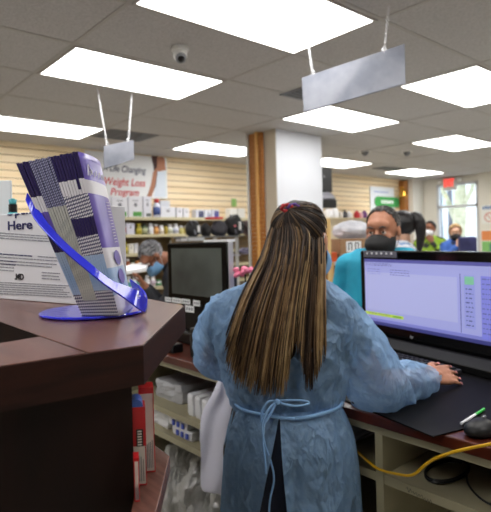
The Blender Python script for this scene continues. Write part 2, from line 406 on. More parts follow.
# the printed figure: flat print
def wpoly(pts, m, name, dy): 
    mb = MB(); P = [onp(x, y, 1, YP) for x, y in pts]
    mb.loft([[Vector((p.x, YP-dy, p.z)) for p in P], [Vector((p.x, YP-dy+.0008, p.z)) for p in P]], True, True); mb.build(name, m, ban)
pskin = mat('print_skin', (176, 120, 92), .6); phair = mat('print_hair', (66, 34, 28), .6)
wpoly([(151, 156), (157, 156), (160, 160), (160, 170), (157, 183), (151, 197), (146.5, 197), (151, 186), (154, 172), (153, 165)], phair, 'printed_hair', .0015)
wpoly([(157, 157), (163, 157), (165, 160), (165, 165), (166, 170), (157, 172), (155.5, 183), (151.5, 197), (147, 197), (151, 184), (153, 172), (157, 167)], pskin, 'printed_skin', .0025)
wpoly([(157.5, 171), (160, 172), (163, 172), (166, 170.5), (166.3, 197), (153.5, 197), (156, 184)], mat('print_white', (214, 224, 236), .6), 'printed_top', .0035)
wpoly([(90, 196), (123, 198.2), (123, 200.5), (90, 200)], mat('print_blue', (60, 70, 150), .6), 'printed_stripe', .0015)
# green oval notice on the far slatted wall
YQ = YB-.04
g = onp(387, 202, 1, YQ)
nt_ = thing('notice_board', 'white notice with a green oval on the far slatted wall', 'notice', (g.x, YQ, onp(373, 215, 1, YQ).z))
a = onp(370, 186, 1, YQ); b = onp(402, 218, 1, YQ)
MB().box(a.x, YQ, b.z-.1, b.x-.3, YQ+.01, a.z).build('sheet', mat('pale_notice', (222, 228, 236), .6), nt_)
a = onp(374.5, 202, 1, YQ); b = onp(399, 201, 1, YQ); hh = .11
mb = MB(); pts = []
for s_, cx in ((1, b.x-hh), (-1, a.x+hh)):
    for k in range(9):
        an = -PI/2+PI*k/8; pts.append((cx+s_*hh*math.cos(an), g.z+s_*hh*math.sin(an)))
mb.loft([[Vector((x, YQ-.012, z)) for x, z in pts], [Vector((x, YQ-.001, z)) for x, z in pts]], True, True); mb.build('green_oval', mat('green_sign', (52, 160, 70), .5), nt_)
mb = MB()
for i in range(5): mb.box(g.x-.24+i*.1, YQ-.0145, g.z-.035, g.x-.17+i*.1, YQ-.012, g.z+.035)
mb.build('white_marks', white, nt_)
mb = MB()
for i, zz in enumerate((.2, -.2, -.3)): mb.box(a.x+.0, YQ-.003, g.z+zz, a.x+.55-.1*i, YQ, g.z+zz+.025)
mb.build('blue_marks', mat('pale_blue_ink', (150, 170, 214), .6), nt_)
# brass bell on the far post
b = onp(402, 197, 1, 6.03)
bell = thing('brass_bell', 'small brass bell on the cedar post by the white corner', 'bell', (b.x, 6.03, b.z))
brass = mat('brass', (214, 160, 70), .25, metal=1)
MB().lathe([(.11, 0), (.10, .03), (.075, .10), (.06, .16), (.03, .19), (.004, .2)], (b.x, 6.0, b.z), 20).build('bell_body', brass, bell, smooth=True)
MB().box(b.x-.015, 5.985, b.z+.195, b.x+.015, 6.10, b.z+.225).build('bracket', brass, bell, bevel=.003)
# exit sign
e0 = onp(443.5, 178, 0, XR-.06); e1 = onp(456, 189.5, 0, XR-.06)
ex = thing('exit_sign', 'white box exit sign with glowing red letters above the window', 'exit sign', (XR-.06, (e0.y+e1.y)/2, e1.z))
zt = H-.03; zb = zt-.26
MB().box(XR-.10, e1.y, zb, XR-.011, e0.y, zt).build('housing', mat('exit_housing', (220, 214, 208), .5), ex, bevel=.006)
MB().box(XR-.104, e1.y+.02, zb+.06, XR-.100, e0.y-.02, zt-.02).build('face_plate', mat('exit_face', (236, 190, 182), .5), ex)
text('EXIT', .22, frame(Vector((XR-.107, (e0.y+e1.y)/2, (zb+zt)/2+.02)), (0, -1, 0), (0, 0, 1)), mat('exit_red', (255, 60, 50), .5, emit=1.0), ex, bold=.008, fit=(e0.y-e1.y)*.82)
for s_ in (-1, 1):
    MB().ball((XR-.08, (e0.y+e1.y)/2+s_*.22, zt-.05), .05).build('lamp_head', framew, ex, smooth=True)
# posters on the pier
py0, py1 = 4.33, 4.70
zc = onp(485, 213, 0, XR-.13).z
for nm, lab, y0_, y1_, c, mk in (('poster', 'poster with blue heading and a small red circle on the pier', 205, 224, (228, 230, 232), 0), ('poster', 'orange and green poster lower on the pier', 230, 258, (236, 236, 232), 1)):
    za = onp(485, y0_, 0, XR-.13).z; zb_ = onp(485, y1_, 0, XR-.13).z; yl = onp(481, y0_, 0, XR-.13).y
    t = thing(nm, lab, 'poster', (XR-.13, (yl+py0)/2, zb_), 'posters on the pier')
    MB().box(XR-.126, py0, zb_, XR-.1205, yl, za).build('sheet', mat('poster_paper', (232, 232, 228), .6), t)
    if not mk:
        mb = MB()
        for i in range(6): mb.box(XR-.129, yl-.03-.05*i-.035, za-.09, XR-.1265, yl-.03-.05*i, za-.03+.01*(i % 2))
        mb.build('blue_heading', mat('blue_ink', (60, 110, 170), .6), t)
        mb = MB(); c = Vector((XR-.128, yl-.16, (za+zb_)/2-.06)); mb.tube([c+Vector((0, .09*math.cos(k*PI/10), .09*math.sin(k*PI/10))) for k in range(21)], .012, 5)
        mb.tube([c+Vector((0, .06, .06)), c-Vector((0, .06, .06))], .01, 5); mb.build('red_circle', mat('poster_red', (214, 150, 140), .6), t)
    else:
        MB().box(XR-.129, py0+.02, za-.22, XR-.1265, yl-.01, za-.02).build('orange_band', mat('orange_ink', (226, 140, 84), .6), t)
        MB().box(XR-.129, py0+.12, zb_+.03, XR-.1265, yl-.01, za-.24).build('green_block', mat('green_ink', (130, 190, 110), .6), t)
        MB().box(XR-.131, py0+.02, zb_+.08, XR-.1292, py0+.2, zb_+.3).build('teal_block', mat('teal_ink', (80, 140, 120), .6), t)

# ---------------------------------------------------------------- outside the window
mb = MB().box(XR+.15, -6, -.1, 40, 30, -.02); struct(mb, 'ground', mat('pale_pavement', (226, 226, 224), .9))
mb = MB(); mb.box(26, -4, -.02, 30, 30, 5.0); bo = mb.build('building', mat('pale_render', (232, 234, 236), .8)); tag(bo, 'pale building across the street seen through the window', 'building')
mb = MB()
for i in range(10):
    for z in (.6, 2.8): mb.box(25.97, -3+3.0*i, z, 26.02, -1.6+3.0*i, z+1.3)
mb.build('window_opening', mat('far_glass', (196, 206, 214), .4), bo)
tp = onp(458, 245, 0, 14.0)
tr_ = thing('street_tree', 'pale tree trunk standing outside behind the window', 'tree', (tp.x, tp.y, -.02))
mb = MB(); mb.tube([(tp.x, tp.y, -.02), (tp.x, tp.y+.03, .8), (tp.x+.03, tp.y-.05, 1.8), (tp.x, tp.y-.12, 3.2)], [.2, .16, .17, .12], 12)
mb.tube([(tp.x, tp.y, 1.7), (tp.x, tp.y+.35, 2.6), (tp.x, tp.y+.5, 3.4)], [.09, .07, .04], 8)
mb.tube([(tp.x, tp.y, 1.9), (tp.x, tp.y-.4, 2.6), (tp.x, tp.y-.55, 3.4)], [.08, .06, .04], 8)
mb.build('trunk', mat('pale_bark', (204, 202, 176), .8, c2=(176, 176, 150), scale=10), tr_, smooth=True)
random.seed(5); mb = MB()
for i in range(500):
    c = Vector((tp.x+random.uniform(-.9, .9), tp.y+random.uniform(-1.3, 1.3), random.uniform(2.7, 4.6))); a = Vector((random.uniform(-1, 1), random.uniform(-1, 1), random.uniform(-1, 1))).normalized()*.07; b = a.orthogonal().normalized()*.045
    mb.poly([c-a, c+b, c+a, c-b])
mb.build('foliage', mat('pale_leaves', (196, 204, 178), .8), tr_)
for px, lab in ((441, 'dark slim post outside near the left side of the window'), (451, 'grey slim post outside left of the tree trunk')):
    p = onp(px, 245, 0, 16.0)
    single(MB().lathe([(.12, 0), (.12, .1), (.07, .14), (.065, 3.1), (.09, 3.14), (.02, 3.2)], (p.x, p.y, -.02), 12), 'street_post', mat('dark_post', (96, 98, 110), .5), lab, 'post')

# ================================================================ the kiosk counter in front
ZK = 1.31
kio = thing('kiosk_counter', 'dark wood kiosk counter with an angled corner, nearest the camera', 'counter', (.1, 1.2, 0))
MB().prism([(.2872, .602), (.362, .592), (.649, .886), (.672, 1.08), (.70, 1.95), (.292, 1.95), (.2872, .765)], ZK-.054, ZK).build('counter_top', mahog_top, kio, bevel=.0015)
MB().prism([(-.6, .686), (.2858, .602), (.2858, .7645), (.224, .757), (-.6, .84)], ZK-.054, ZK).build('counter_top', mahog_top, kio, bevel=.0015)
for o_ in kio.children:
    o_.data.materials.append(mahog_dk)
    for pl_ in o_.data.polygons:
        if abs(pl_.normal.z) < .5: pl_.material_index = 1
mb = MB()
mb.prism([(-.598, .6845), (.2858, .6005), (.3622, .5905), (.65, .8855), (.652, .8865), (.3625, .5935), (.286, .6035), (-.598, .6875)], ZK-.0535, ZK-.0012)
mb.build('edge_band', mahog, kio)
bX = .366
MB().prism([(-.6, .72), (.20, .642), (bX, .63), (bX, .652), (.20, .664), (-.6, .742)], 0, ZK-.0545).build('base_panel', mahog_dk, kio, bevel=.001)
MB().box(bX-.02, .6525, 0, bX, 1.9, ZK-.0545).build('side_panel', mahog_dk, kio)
MB().box(-.6, .775, 1.12, .2955, 1.9, 1.14).build('inner_shade_board', mahog_dk, kio)  # dark board added to stand in for the shade inside the kiosk
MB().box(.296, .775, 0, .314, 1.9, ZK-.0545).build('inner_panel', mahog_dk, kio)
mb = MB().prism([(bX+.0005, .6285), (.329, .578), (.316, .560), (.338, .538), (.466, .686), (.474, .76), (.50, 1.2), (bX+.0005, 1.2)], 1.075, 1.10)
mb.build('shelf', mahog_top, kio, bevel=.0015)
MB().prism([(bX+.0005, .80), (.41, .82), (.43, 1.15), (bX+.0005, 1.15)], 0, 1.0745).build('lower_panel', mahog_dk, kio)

# small red packages on the kiosk shelf
redp = mat('red_package', (196, 22, 30), .4); packw = mat('package_white', (226, 218, 212), .5)
def package(c, w, d, h, yaw, label, lean=0, blue=False, bands=3):
    t = thing('medicine_box', label, 'box', c, 'red medicine boxes on the kiosk shelf'); t.rotation_euler = (0, lean, yaw)
    def B(x0, y0, z0, x1, y1, z1, n, m): return MB().box(x0, y0, z0, x1, y1, z1).build(n, m, t, world=False)
    B(-w/2, -d/2, 0, w/2, d/2, h, 'carton', packw)
    B(-w/2-.0004, -d/2-.0004, h*.50 if blue else h*.93, w/2+.0004, d/2+.0004, h+.0003, 'red_sleeve', redp)
    e = .0012
    mb = MB()
    for x in (-w/2, w/2-e): mb.box(x, -d/2-.0008, .001, x+e, -d/2, h*(.5 if blue else .93))
    mb.box(-w/2, -d/2-.0008, 0, w/2, -d/2, .0015); mb.build('red_edge', redp, t, world=False)
    if blue: B(-w*.02, -d/2-.0012, h*.5, w*.36, -d/2-.0005, h*.72, 'dark_label', black)
    mb = MB()
    for i in range(6 if blue else 3): mb.box(w*.05, -d/2-.0018, h*(.515+.034*i), w*.28, -d/2-.0013, h*(.533+.034*i))
    mb.build('label_strokes', packw, t, world=False)
    mb = MB(); random.seed(int(w*1e4))
    for i in range(7): mb.box(-w*.38+i*w*.115, -d/2-.0009, h*.05, -w*.34+i*w*.115, -d/2-.0002, h*random.uniform(.3, .41))
    mb.build('fine_print', greyink, t, world=False)
    if blue:
        mb = MB(); ring = [Vector((w/2*.8*math.cos(a), 0, h+.0003+.011*math.sin(a))) for a in [PI*k/8 for k in range(9)]]
        mb.loft([[p+Vector((0, -d/2, 0)) for p in ring], [p+Vector((0, d/2, 0)) for p in ring]], True, True); mb.build('blue_tab', mat('blue_tab', (60, 100, 190), .4), t, world=False)
    return t
p1 = onp(136.5, 478, 2, 1.1003); camyaw = math.atan2(-.625, .78)
package(Vector((.3812, .6470, 1.1003)), .026, .03, .112, camyaw+.15, 'red and white box with a blue top tab, at the front of the kiosk shelf', blue=True)
package(Vector((.4150, .6730, 1.1003)), .022, .03, .128, camyaw+.15, 'pale box with thin red edges just behind the red one')
package(Vector((.3545, .6045, 1.1003)), .007, .02, .058, camyaw+.15, 'thin red and white packet leaning against the kiosk corner')

# ---------------------------------------------------------------- the white printed box
a0 = Vector((.412, 1.379, 0)); a1 = Vector((.494, 1.088, 0)); dx = (a1-a0).normalized(); nx = Vector((-dx.y, dx.x, 0))
if nx.x < 0: nx = -nx
def boxpt(px, py):
    """where the sight line meets the face of the printed box"""
    d = ray(px, py); n = nx; t = n.dot(a0-EYE)/n.dot(d); return EYE+d*t
R_ = boxpt(108, 300); R_.z = 0; L_ = a0-dx*.24; ZB = ZK+.0005; ZT = boxpt(30, 212).z
cb = thing('printed_box', 'large white cardboard box printed with Open Here, behind the brochures', 'box', ((L_+R_)/2+Vector((0, 0, ZB))))
cardw = mat('white_carton', (214, 214, 220), .55)
def up(p, z): return Vector((p.x, p.y, z))
mb = MB(); q = [L_, R_, R_+nx*.06, L_+nx*.06]
mb.loft([[up(p, ZB) for p in q], [up(p, ZT) for p in q]], True, True); mb.build('carton', cardw, cb, bevel=.002)
def btxt(s, x0, x1, y0, y1, m, bold=.0005, clip=None, name='lettering'):
    c = boxpt((x0+x1)/2, (y0+y1)/2); wd = (boxpt(x1, (y0+y1)/2)-boxpt(x0, (y0+y1)/2)).length; h = (boxpt(x0, y0)-boxpt(x0, y1)).length
    o = text(s, h*1.38, frame(c-nx*.0012, dx, (0, 0, 1)), m, cb, bold=bold, fit=wd, name=name)
    if clip:
        bm = bmesh.new(); bm.from_mesh(o.data); bmesh.ops.bisect_plane(bm, geom=bm.verts[:]+bm.edges[:]+bm.faces[:], plane_co=(0, 0, clip-wloc(o).z), plane_no=(0, 0, 1), clear_outer=True); bm.to_mesh(o.data); bm.free()
btxt('Here', 7.8, 32, 221, 230, navy, .0005)
btxt('Open', 6, 31, 205.5, 215.5, navy, .0005, clip=ZT-.001)
btxt('.MD', 15, 24, 274, 280, mat('black_ink', (24, 24, 30), .6), .0004)
random.seed(11)
def dashes(x0, x1, ys, h, m, name, slope=.07):
    mb = MB()
    for y in ys:
        x = x0
        xe = x1-random.uniform(0, 12) if x1-x0 > 25 else x1
        while x < xe:
            wd = random.uniform(1.5, 5.5); e = min(x+wd, xe)
            p = boxpt(x, y+slope*x); r = boxpt(e, y+slope*e); p2 = boxpt(x, y+slope*x+h)
            hh = (p-p2).length
            if e-x > .6: mb.loft([[p-nx*.0012, r-nx*.0012, up(r, r.z-hh)-nx*.0012, up(p, p.z-hh)-nx*.0012], [p-nx*.0002, r-nx*.0002, up(r, r.z-hh)-nx*.0002, up(p, p.z-hh)-nx*.0002]], True, True)
            x = e+.8
    mb.build(name, m, cb)
dashes(0, 56, (232.5, 235, 237.5), .9, greyink, 'fine_print')
dashes(0, 36, (253.3,), 1.1, navy, 'bold_print')
dashes(38, 60, (253.3,), 1.0, greyink, 'fine_print')
dashes(0, 62, (256.5, 260, 263), .9, greyink, 'fine_print')
dashes(0, 16, (260, 263.2), 1.1, navy, 'bold_print')
dashes(0, 14, (266.5, 269.5), .8, greyink, 'fine_print')
dashes(42, 60, (269, 272, 275), .9, greyink, 'fine_print')
dashes(0, 74, (282, 284.2, 286.4, 288.6, 290.8, 293), .8, greyink, 'fine_print', .05)
mb = MB(); c = boxpt(105.5, 212.5); mb.ball(c-nx*.0005, .0035, n=8); mb.build('punch_hole', black, cb)

# a white card and a teal bottle standing behind the printed box
cp = onp(2, 330, 2, ZK); 
pc = at(3, 246, 1.62); 
cx_, cy_ = pc.x, pc.y
tt = at(6, 180.5, 1.62).z
single(MB().box(-.12, -.006, 0, .033, .006, tt-ZK-.0005, Matrix.Translation((cx_, cy_, ZK+.0005)) @ Matrix.Rotation(math.atan2(-.625, .78), 4, 'Z')), 'standing_card', mat('blank_card', (222, 226, 230), .6), 'blank white card standing behind the printed box at the left edge', 'card', bevel=.003)
pb = at(14, 246, 1.54)
tb = thing('pump_bottle', 'slim teal bottle with a black band peeking over the printed box', 'bottle', (pb.x, pb.y, ZK+.0005)); zz = at(14, 198.5, 1.54).z
teal = mat('teal_plastic', (80, 176, 186), .4)
MB().lathe([(.026, ZK+.0005), (.026, zz-.06), (.012, zz-.042)], (pb.x, pb.y, 0)).build('body', teal, tb, smooth=True)
MB().lathe([(.0125, zz-.042), (.0125, zz-.018)], (pb.x, pb.y, 0)).build('neck_band', black, tb)
MB().lathe([(.010, zz-.018), (.012, zz-.004), (.004, zz)], (pb.x, pb.y, 0)).build('cap', teal, tb, smooth=True)

# ---------------------------------------------------------------- brochure holder and brochures
blue = mat('blue_acrylic', (58, 66, 250), .12, spec=.6, trans=.35, coat=.4)
hc = Vector((.462, .938, ZK+.0005))
hold = thing('brochure_holder', 'translucent blue acrylic holder with a round foot and a curling rail, on the dark kiosk', 'brochure holder', hc)
mb = MB().lathe([(.100, 0), (.106, .002), (.106, .0045), (.102, .006)], hc, 48); mb.build('round_foot', blue, hold, smooth=False)
# rail: (px, py, distance, height px, lean away)
def rail(pts, thick, name):
    # smooth resample
    P = []
    n = len(pts)
    for i in range(n-1):
        a, b, c, d = pts[max(i-1, 0)], pts[i], pts[i+1], pts[min(i+2, n-1)]
        for k in range(6):
            t = k/6; P.append([.5*((2*b[j])+(-a[j]+c[j])*t+(2*a[j]-5*b[j]+4*c[j]-d[j])*t*t+(-a[j]+3*b[j]-3*c[j]+d[j])*t**3) for j in range(len(b))])
    P.append(list(pts[-1])); rings = []
    for i, q in enumerate(P):
        lo = at(q[0], q[1], q[2]); hi = at(q[3], q[4], q[5])
        u = (hi-lo).normalized(); nxt = P[min(i+1, len(P)-1)]; prv = P[max(i-1, 0)]
        tg = (at(nxt[0], nxt[1], nxt[2])-at(prv[0], prv[1], prv[2])).normalized(); nn = u.cross(tg).normalized()*thick
        rings.append([lo+nn, hi+nn, hi-nn, lo-nn])
    return MB().loft(rings, True, True).build(name, blue, hold, bevel=.0007)
rail([(26, 200, .925, 27.5, 193, .925), (33, 217, .905, 38, 209, .92), (46, 233, .885, 51, 227, .90), (63, 250, .868, 68, 245, .885), (84, 268, .855, 88, 262, .872), (105, 285, .85, 109, 279, .868),
      (124, 298, .857, 128, 287, .88), (137, 308, .872, 140, 292, .90), (144, 312.5, .90, 147, 300, .93)], .0016, 'rail')
rail([(144, 312.5, .90, 147, 300, .93), (147.5, 307, .94, 145, 293, .965), (144, 303, .99, 138, 285, 1.0), (136, 300, 1.03, 130, 279, 1.03)], .0016, 'rail_end')
mb = MB(); c = at(137, 296, .885)
for k in range(3):
    a = k*PI/3; dv = (RR[0]*math.cos(a)+Vector((0, 0, 1))*math.sin(a)); mb.tube([c-dv*.006, c+dv*.006], .0007, 4)
mb.build('white_snowflake', white, hold)
ink_d = mat('brochure_dark_purple', (38, 26, 84), .35); ink_p = mat('brochure_purple', (92, 74, 172), .32, c2=(120, 104, 194), scale=14)
ink_w = mat('brochure_white', (226, 224, 232), .4); ink_h = mat('brochure_hatch', (52, 46, 92), .45, c2=(206, 206, 214), scale=330, stretch=(1, 1, 1.6), detail=0, lo=.42, hi=.62)
def hatch(name, c1, c2, sc_, rot=.6):
    m = mat(name, c1, .45); nt = m.node_tree; N = nt.nodes.new; L = nt.links.new
    tc = N('ShaderNodeTexCoord'); mp = N('ShaderNodeMapping'); mp.inputs['Rotation'].default_value = (rot, rot, 0); wv_ = N('ShaderNodeTexWave'); wv_.inputs['Scale'].default_value = sc_; wv_.inputs['Distortion'].default_value = .6; wv_.bands_direction = 'Z'
    r = N('ShaderNodeValToRGB'); r.color_ramp.elements[0].position = .38; r.color_ramp.elements[1].position = .62; r.color_ramp.elements[0].color = lin(c1); r.color_ramp.elements[1].color = lin(c2)
    L(tc.outputs['Object'], mp.inputs[0]); L(mp.outputs[0], wv_.inputs['Vector']); L(wv_.outputs['Fac'], r.inputs[0]); L(r.outputs[0], nt.nodes['Principled BSDF'].inputs['Base Color']); return m
ink_h = hatch('brochure_fine_hatch', (56, 50, 100), (226, 226, 232), 62)
ink_b = mat('brochure_pale_blue', (150, 184, 226), .4, c2=(196, 212, 232), scale=9); ink_g = hatch('brochure_grey_hatch', (60, 60, 104), (150, 152, 182), 75)
ink_c = mat('brochure_cream_edge', (206, 206, 196), .5, c2=(166, 168, 166), scale=8, stretch=(40, 40, 1))
VAR = {'L': [(0, .14, ink_h), (.14, .42, ink_b), (.42, .56, ink_d), (.56, .68, ink_p), (.68, .78, ink_w), (.78, 1, ink_d)],
       'M': [(0, .1, ink_h), (.1, .7, ink_c), (.7, .84, ink_g), (.84, 1, ink_g)],
       'R': [(0, .16, ink_h), (.16, .38, ink_b), (.38, .50, ink_h), (.50, .61, ink_d), (.61, .75, ink_h), (.75, .84, ink_w), (.84, 1, ink_d)],
       'N': [(0, .16, ink_h), (.16, .38, ink_b), (.38, .50, ink_h), (.50, .61, ink_d), (.61, .75, ink_h), (.75, .78, ink_w), (.78, 1, ink_d)]}
fw = Vector((.625, .78, 0)).normalized(); rt = Vector((.78, -.625, 0)).normalized()
NB = 20
for i in range(NB):
    kind = 'L' if i < 4 else 'M' if i < 11 else 'N' if i == 17 else 'R'
    b0 = onp(82+1.85*i, 316, 2, ZK+.0068); b1 = onp(82+1.85*(i+1)-.25, 316, 2, ZK+.0068)
    jit = [0, 1.2, -.6, .5][i % 4]*.5
    t0 = at(16+3.1*i, 163.5-.62*i+jit, .91); t1 = at(16+3.1*(i+1)-.45, 163.5-.62*(i+1)+jit, .91)
    D = fw*.14
    wh = 'outermost on the left' if i == 0 else 'rightmost, purple cover showing' if i == NB-1 else 'packed between the outer two'
    t = thing('brochure', 'purple and white brochure in the blue holder, '+wh, 'brochure', (b0+b1)/2+D*.5, 'brochures leaning in the blue holder')
    segs = VAR[kind]; mb = MB(); ms = []
    rings = []; cuts = [s[0] for s in segs]+[1]
    for c in cuts:
        lo, hi = b0.lerp(t0, c), b1.lerp(t1, c); rings.append([lo, hi, hi+D, lo+D])
    mesh_r = [[mb.bm.verts.new(p) for p in r] for r in rings]
    for s_, (ra, rb) in enumerate(zip(mesh_r, mesh_r[1:])):
        m_ = segs[s_][2]
        if m_ not in ms: ms.append(m_)
        mb.mi = ms.index(m_)
        for k in range(4): mb._f([ra[k], ra[(k+1) % 4], rb[(k+1) % 4], rb[k]])
    mb._f(mesh_r[0][::-1]); mb._f(mesh_r[-1])
    mb.build('pages', ms, t)
    if i == NB-1:
        segs = [(0, .12, ink_w), (.12, .30, ink_b), (.30, .42, ink_w), (.42, .74, ink_p), (.74, .84, ink_w), (.84, 1, ink_p)]
        ms = []; mb = MB(); N = 24; cols = []
        for r in range(N+1):
            c = r/N; lo = b1.lerp(t1, c); row = []
            for k in range(7):
                u = k/6; bulge = rt*(.004+.012*math.sin(PI*u*.75)*(.3+.7*c)); row.append(lo+D*u+bulge*(1 if k else .12))
            cols.append(row)
        vs = [[mb.bm.verts.new(p) for p in r] for r in cols]
        for r in range(N):
            c = (r+.5)/N; m_ = [s[2] for s in segs if s[0] <= c < s[1]][0]
            if m_ not in ms: ms.append(m_)
            mb.mi = ms.index(m_)
            for k in range(6): mb._f([vs[r][k], vs[r][k+1], vs[r+1][k+1], vs[r+1][k]])
        cv = mb.build('cover', ms, t, smooth=True); sd = cv.modifiers.new('s', 'SOLIDIFY'); sd.thickness = .0006; sd.offset = -1
        cv['label'] = 'glossy purple front cover with white bands'
        mb = MB()
        def cp_(c, u): 
            lo = b1.lerp(t1, c); return lo+D*u+rt*(.0055+.012*math.sin(PI*u*.75)*(.3+.7*c))
        for sgn in range(9):
            c = .86+.012*(sgn % 2); u = .12+sgn*.08; mb.tube([cp_(c, u), cp_(c+.03, u+.02)], .0009, 4)
        mb.tube([cp_(.86, .06), cp_(.93, .14), cp_(.88, .2)], .0012, 4)
        for k in range(14): mb.tube([cp_(.45+.02*k, .55), cp_(.455+.02*k, .75)], .0008, 4)
        mb.build('lettering', ink_w, t)
        mb = MB()
        for c0 in (.18, .30):
            pts = [(0, .5), (.02, .65), (.05, .7), (.085, .62), (.1, .5), (.085, .38), (.05, .3), (.02, .36)]
            mb.loft([[cp_(c0+a_, b_)+rt*.0004 for a_, b_ in pts], [cp_(c0+a_, b_)+rt*.0009 for a_, b_ in pts]], True, True)
        mb.build('purple_leaf', ink_p, t)

# ================================================================ the long work counter
CF = 1.28
wc = thing('work_counter', 'long low work counter, red mahogany top over cream open shelving', 'counter', (1.7, 1.2, 0))
MB().box(CF-.02, -1.2, .911, 2.22, 2.7, .943).build('worktop', mahog_red, wc, bevel=.004)
MB().box(CF, -1.2, .885, CF+.02, 2.7, .9105).build('cream_rail', cream, wc)
for y in (-1.19, -.35, .815, 1.48, 2.27, 2.67): MB().box(CF, y-.0, 0, 2.10, y+.024, .8845).build('upright', cream, wc)
MB().box(2.10, -1.19, 0, 2.12, 2.694, .9105).build('back_panel', cream, wc)
ys = (-1.19, -.35, .815, 1.48, 2.27, 2.67)
for a, b in zip(ys, ys[1:]):
    for z in ((.770,) if b < 1.5 else (.69, .575)):
        MB().box(CF+.004, a+.0245, z-.026, 2.099, b-.0005, z).build('shelf', cream, wc, bevel=.001)
    if b < 1.5: MB().box(CF+.004, a+.0245, .374, 2.099, b-.0005, .40).build('shelf', cream, wc, bevel=.001)
    MB().box(CF+.004, a+.0245, .04, 2.099, b-.0005, .065).build('shelf', cream, wc, bevel=.001)
mb = MB(); random.seed(2)
for i in range(9):
    p = onp(406+i*2.9, 489+i*1.6, 0, CF+.003); mb.tube([p+Vector((0, 0, random.uniform(-.006, .002))), p+Vector((-.0005, -.004, random.uniform(.002, .008))), p+Vector((-.0005, -.008, random.uniform(-.006, 0)))], .0007, 4)
mb.build('marker_scribble', black, wc)

def soft(x0, y0, z0, x1, y1, z1, name, m, label, cat, group, r=.012, amp=.006, fr=14, yaw=0):
    """a soft-edged pack or bundle"""
    mb = MB(); bm = mb.bm; c = Vector(((x0+x1)/2, (y0+y1)/2, z0)); M = Matrix.Rotation(yaw, 4, 'Z')
    mb.box(x0-c.x, y0-c.y, 0, x1-c.x, y1-c.y, z1-z0)
    bmesh.ops.subdivide_edges(bm, edges=bm.edges[:], cuts=6, use_grid_fill=True)
    hx, hy, hz = (x1-x0)/2, (y1-y0)/2, (z1-z0)/2
    for v in bm.verts:
        p = v.co; q = Vector((p.x/hx, p.y/hy, (p.z-hz)/hz)); k = 1-.03*((abs(q.x) > .99)+(abs(q.y) > .99)+(abs(q.z) > .99)-1)
        n_ = noise.noise_vector(p*fr+c*7)*amp+noise.noise_vector(p*fr*3.4+c*5)*amp*.9
        p.x, p.y, p.z = p.x*k+n_.x, p.y*k+n_.y, max(0, hz+(p.z-hz)*k+n_.z)
        if q.z < -.99: p.z = 0
    o = mb.build(name, m); o.data.transform(M); o.location = c
    return tag(o, label, cat, group)
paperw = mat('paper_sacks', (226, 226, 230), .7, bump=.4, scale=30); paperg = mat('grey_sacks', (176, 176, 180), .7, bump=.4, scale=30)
G1 = 'paper goods on the upper shelf of the work counter'
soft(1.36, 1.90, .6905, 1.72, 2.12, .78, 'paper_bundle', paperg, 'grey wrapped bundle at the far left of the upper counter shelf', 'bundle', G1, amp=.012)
soft(1.40, 1.80, .6905, 1.66, 1.86, .745, 'paper_bundle', paperw, 'small loose white bundle beside the grey wrapped one', 'bundle', G1)
for i, (y0_, y1_, h_) in enumerate(((1.745, 1.785, .785), (1.695, 1.735, .784), (1.645, 1.685, .782))):
    soft(1.31, y0_, .6905, 1.55, y1_, h_, 'paper_pack', paperw, ['upright white paper pack, the leftmost of three standing together', 'upright white paper pack, the middle of three standing together', 'upright white paper pack, the right of three standing together'][i], 'paper pack', G1, amp=.002)
for i in range(4):
    soft(1.31, 1.52, .6905+.0215*i, 1.58, 1.635, .7115+.0215*i, 'paper_stack', paperw, ['bottom', 'second from bottom', 'third from bottom', 'top'][i]+' folded white bag sheaf in the pile near the gown', 'paper pack', G1, amp=.002)
G2 = 'wrapped goods on the lower shelf of the work counter'
soft(1.32, 1.95, .5755, 1.62, 2.15, .66, 'wrapped_pack', paperw, 'large white wrapped pack at the left of the lower counter shelf', 'pack', G2, amp=.01)
blueink = mat('blue_print', (70, 90, 190), .6)
for i, (y0_, z0_) in enumerate(((1.76, .5755), (1.79, .613))):
    t = soft(1.31, y0_, z0_, 1.5, y0_+.15, z0_+.037, 'wrapped_pack', paperw, ['white pack with blue marks, the lower of two stacked', 'white pack with blue marks, lying on another like it'][i], 'pack', G2, amp=.003)
    mb = MB()
    for k in range(3): mb.box(1.302, y0_+.02+.035*k, z0_+.008, 1.3085, y0_+.035+.035*k, z0_+.03)
    mb.build('blue_mark', blueink, t)
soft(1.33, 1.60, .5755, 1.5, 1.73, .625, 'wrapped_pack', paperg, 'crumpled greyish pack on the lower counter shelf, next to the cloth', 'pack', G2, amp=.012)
# plastic bags heaped under the shelf
film = sheer('plastic_film', (214, 214, 212), .80, .3, c2=(236, 236, 236), scale=18, gloss=.22, gr=.22, crease=True)
def bag(cx, cy, z0, rx, ry, rz, label, seed, m=film, name='plastic_bag', cat='bag', group='plastic bags under the work counter'):
    mb = MB().ball((0, 0, rz), (rx, ry, rz), n=26)
    for v in mb.bm.verts:
        d = v.co-Vector((0, 0, rz)); n_ = 1+.30*noise.noise(Vector(d/rx*1.6)+Vector((seed, 0, 0)))+.16*abs(noise.noise(d/rx*4+Vector((seed, 3, 0))))+.05*noise.noise(d/rx*11)+.06*(1-2*abs(noise.noise(d/rx*6+Vector((seed, 1, 0)))))
        v.co = Vector((0, 0, rz))+d*n_; v.co.z = max(v.co.z, 0)
    k = mb.build(name, m, smooth=True); k.location = (cx, cy, z0); tag(k, label, cat, group)
    return k
bag(1.43, 1.83, .0655, .13, .10, .19, 'crumpled clear plastic bag on the floor shelf, below the packs', 1)
bag(1.38, 1.62, .0655, .07, .075, .18, 'crumpled clear plastic bag close to the hanging cloth', 5)
bag(1.47, 2.08, .0655, .12, .09, .17, 'whitish plastic bag furthest along under the work counter', 9)
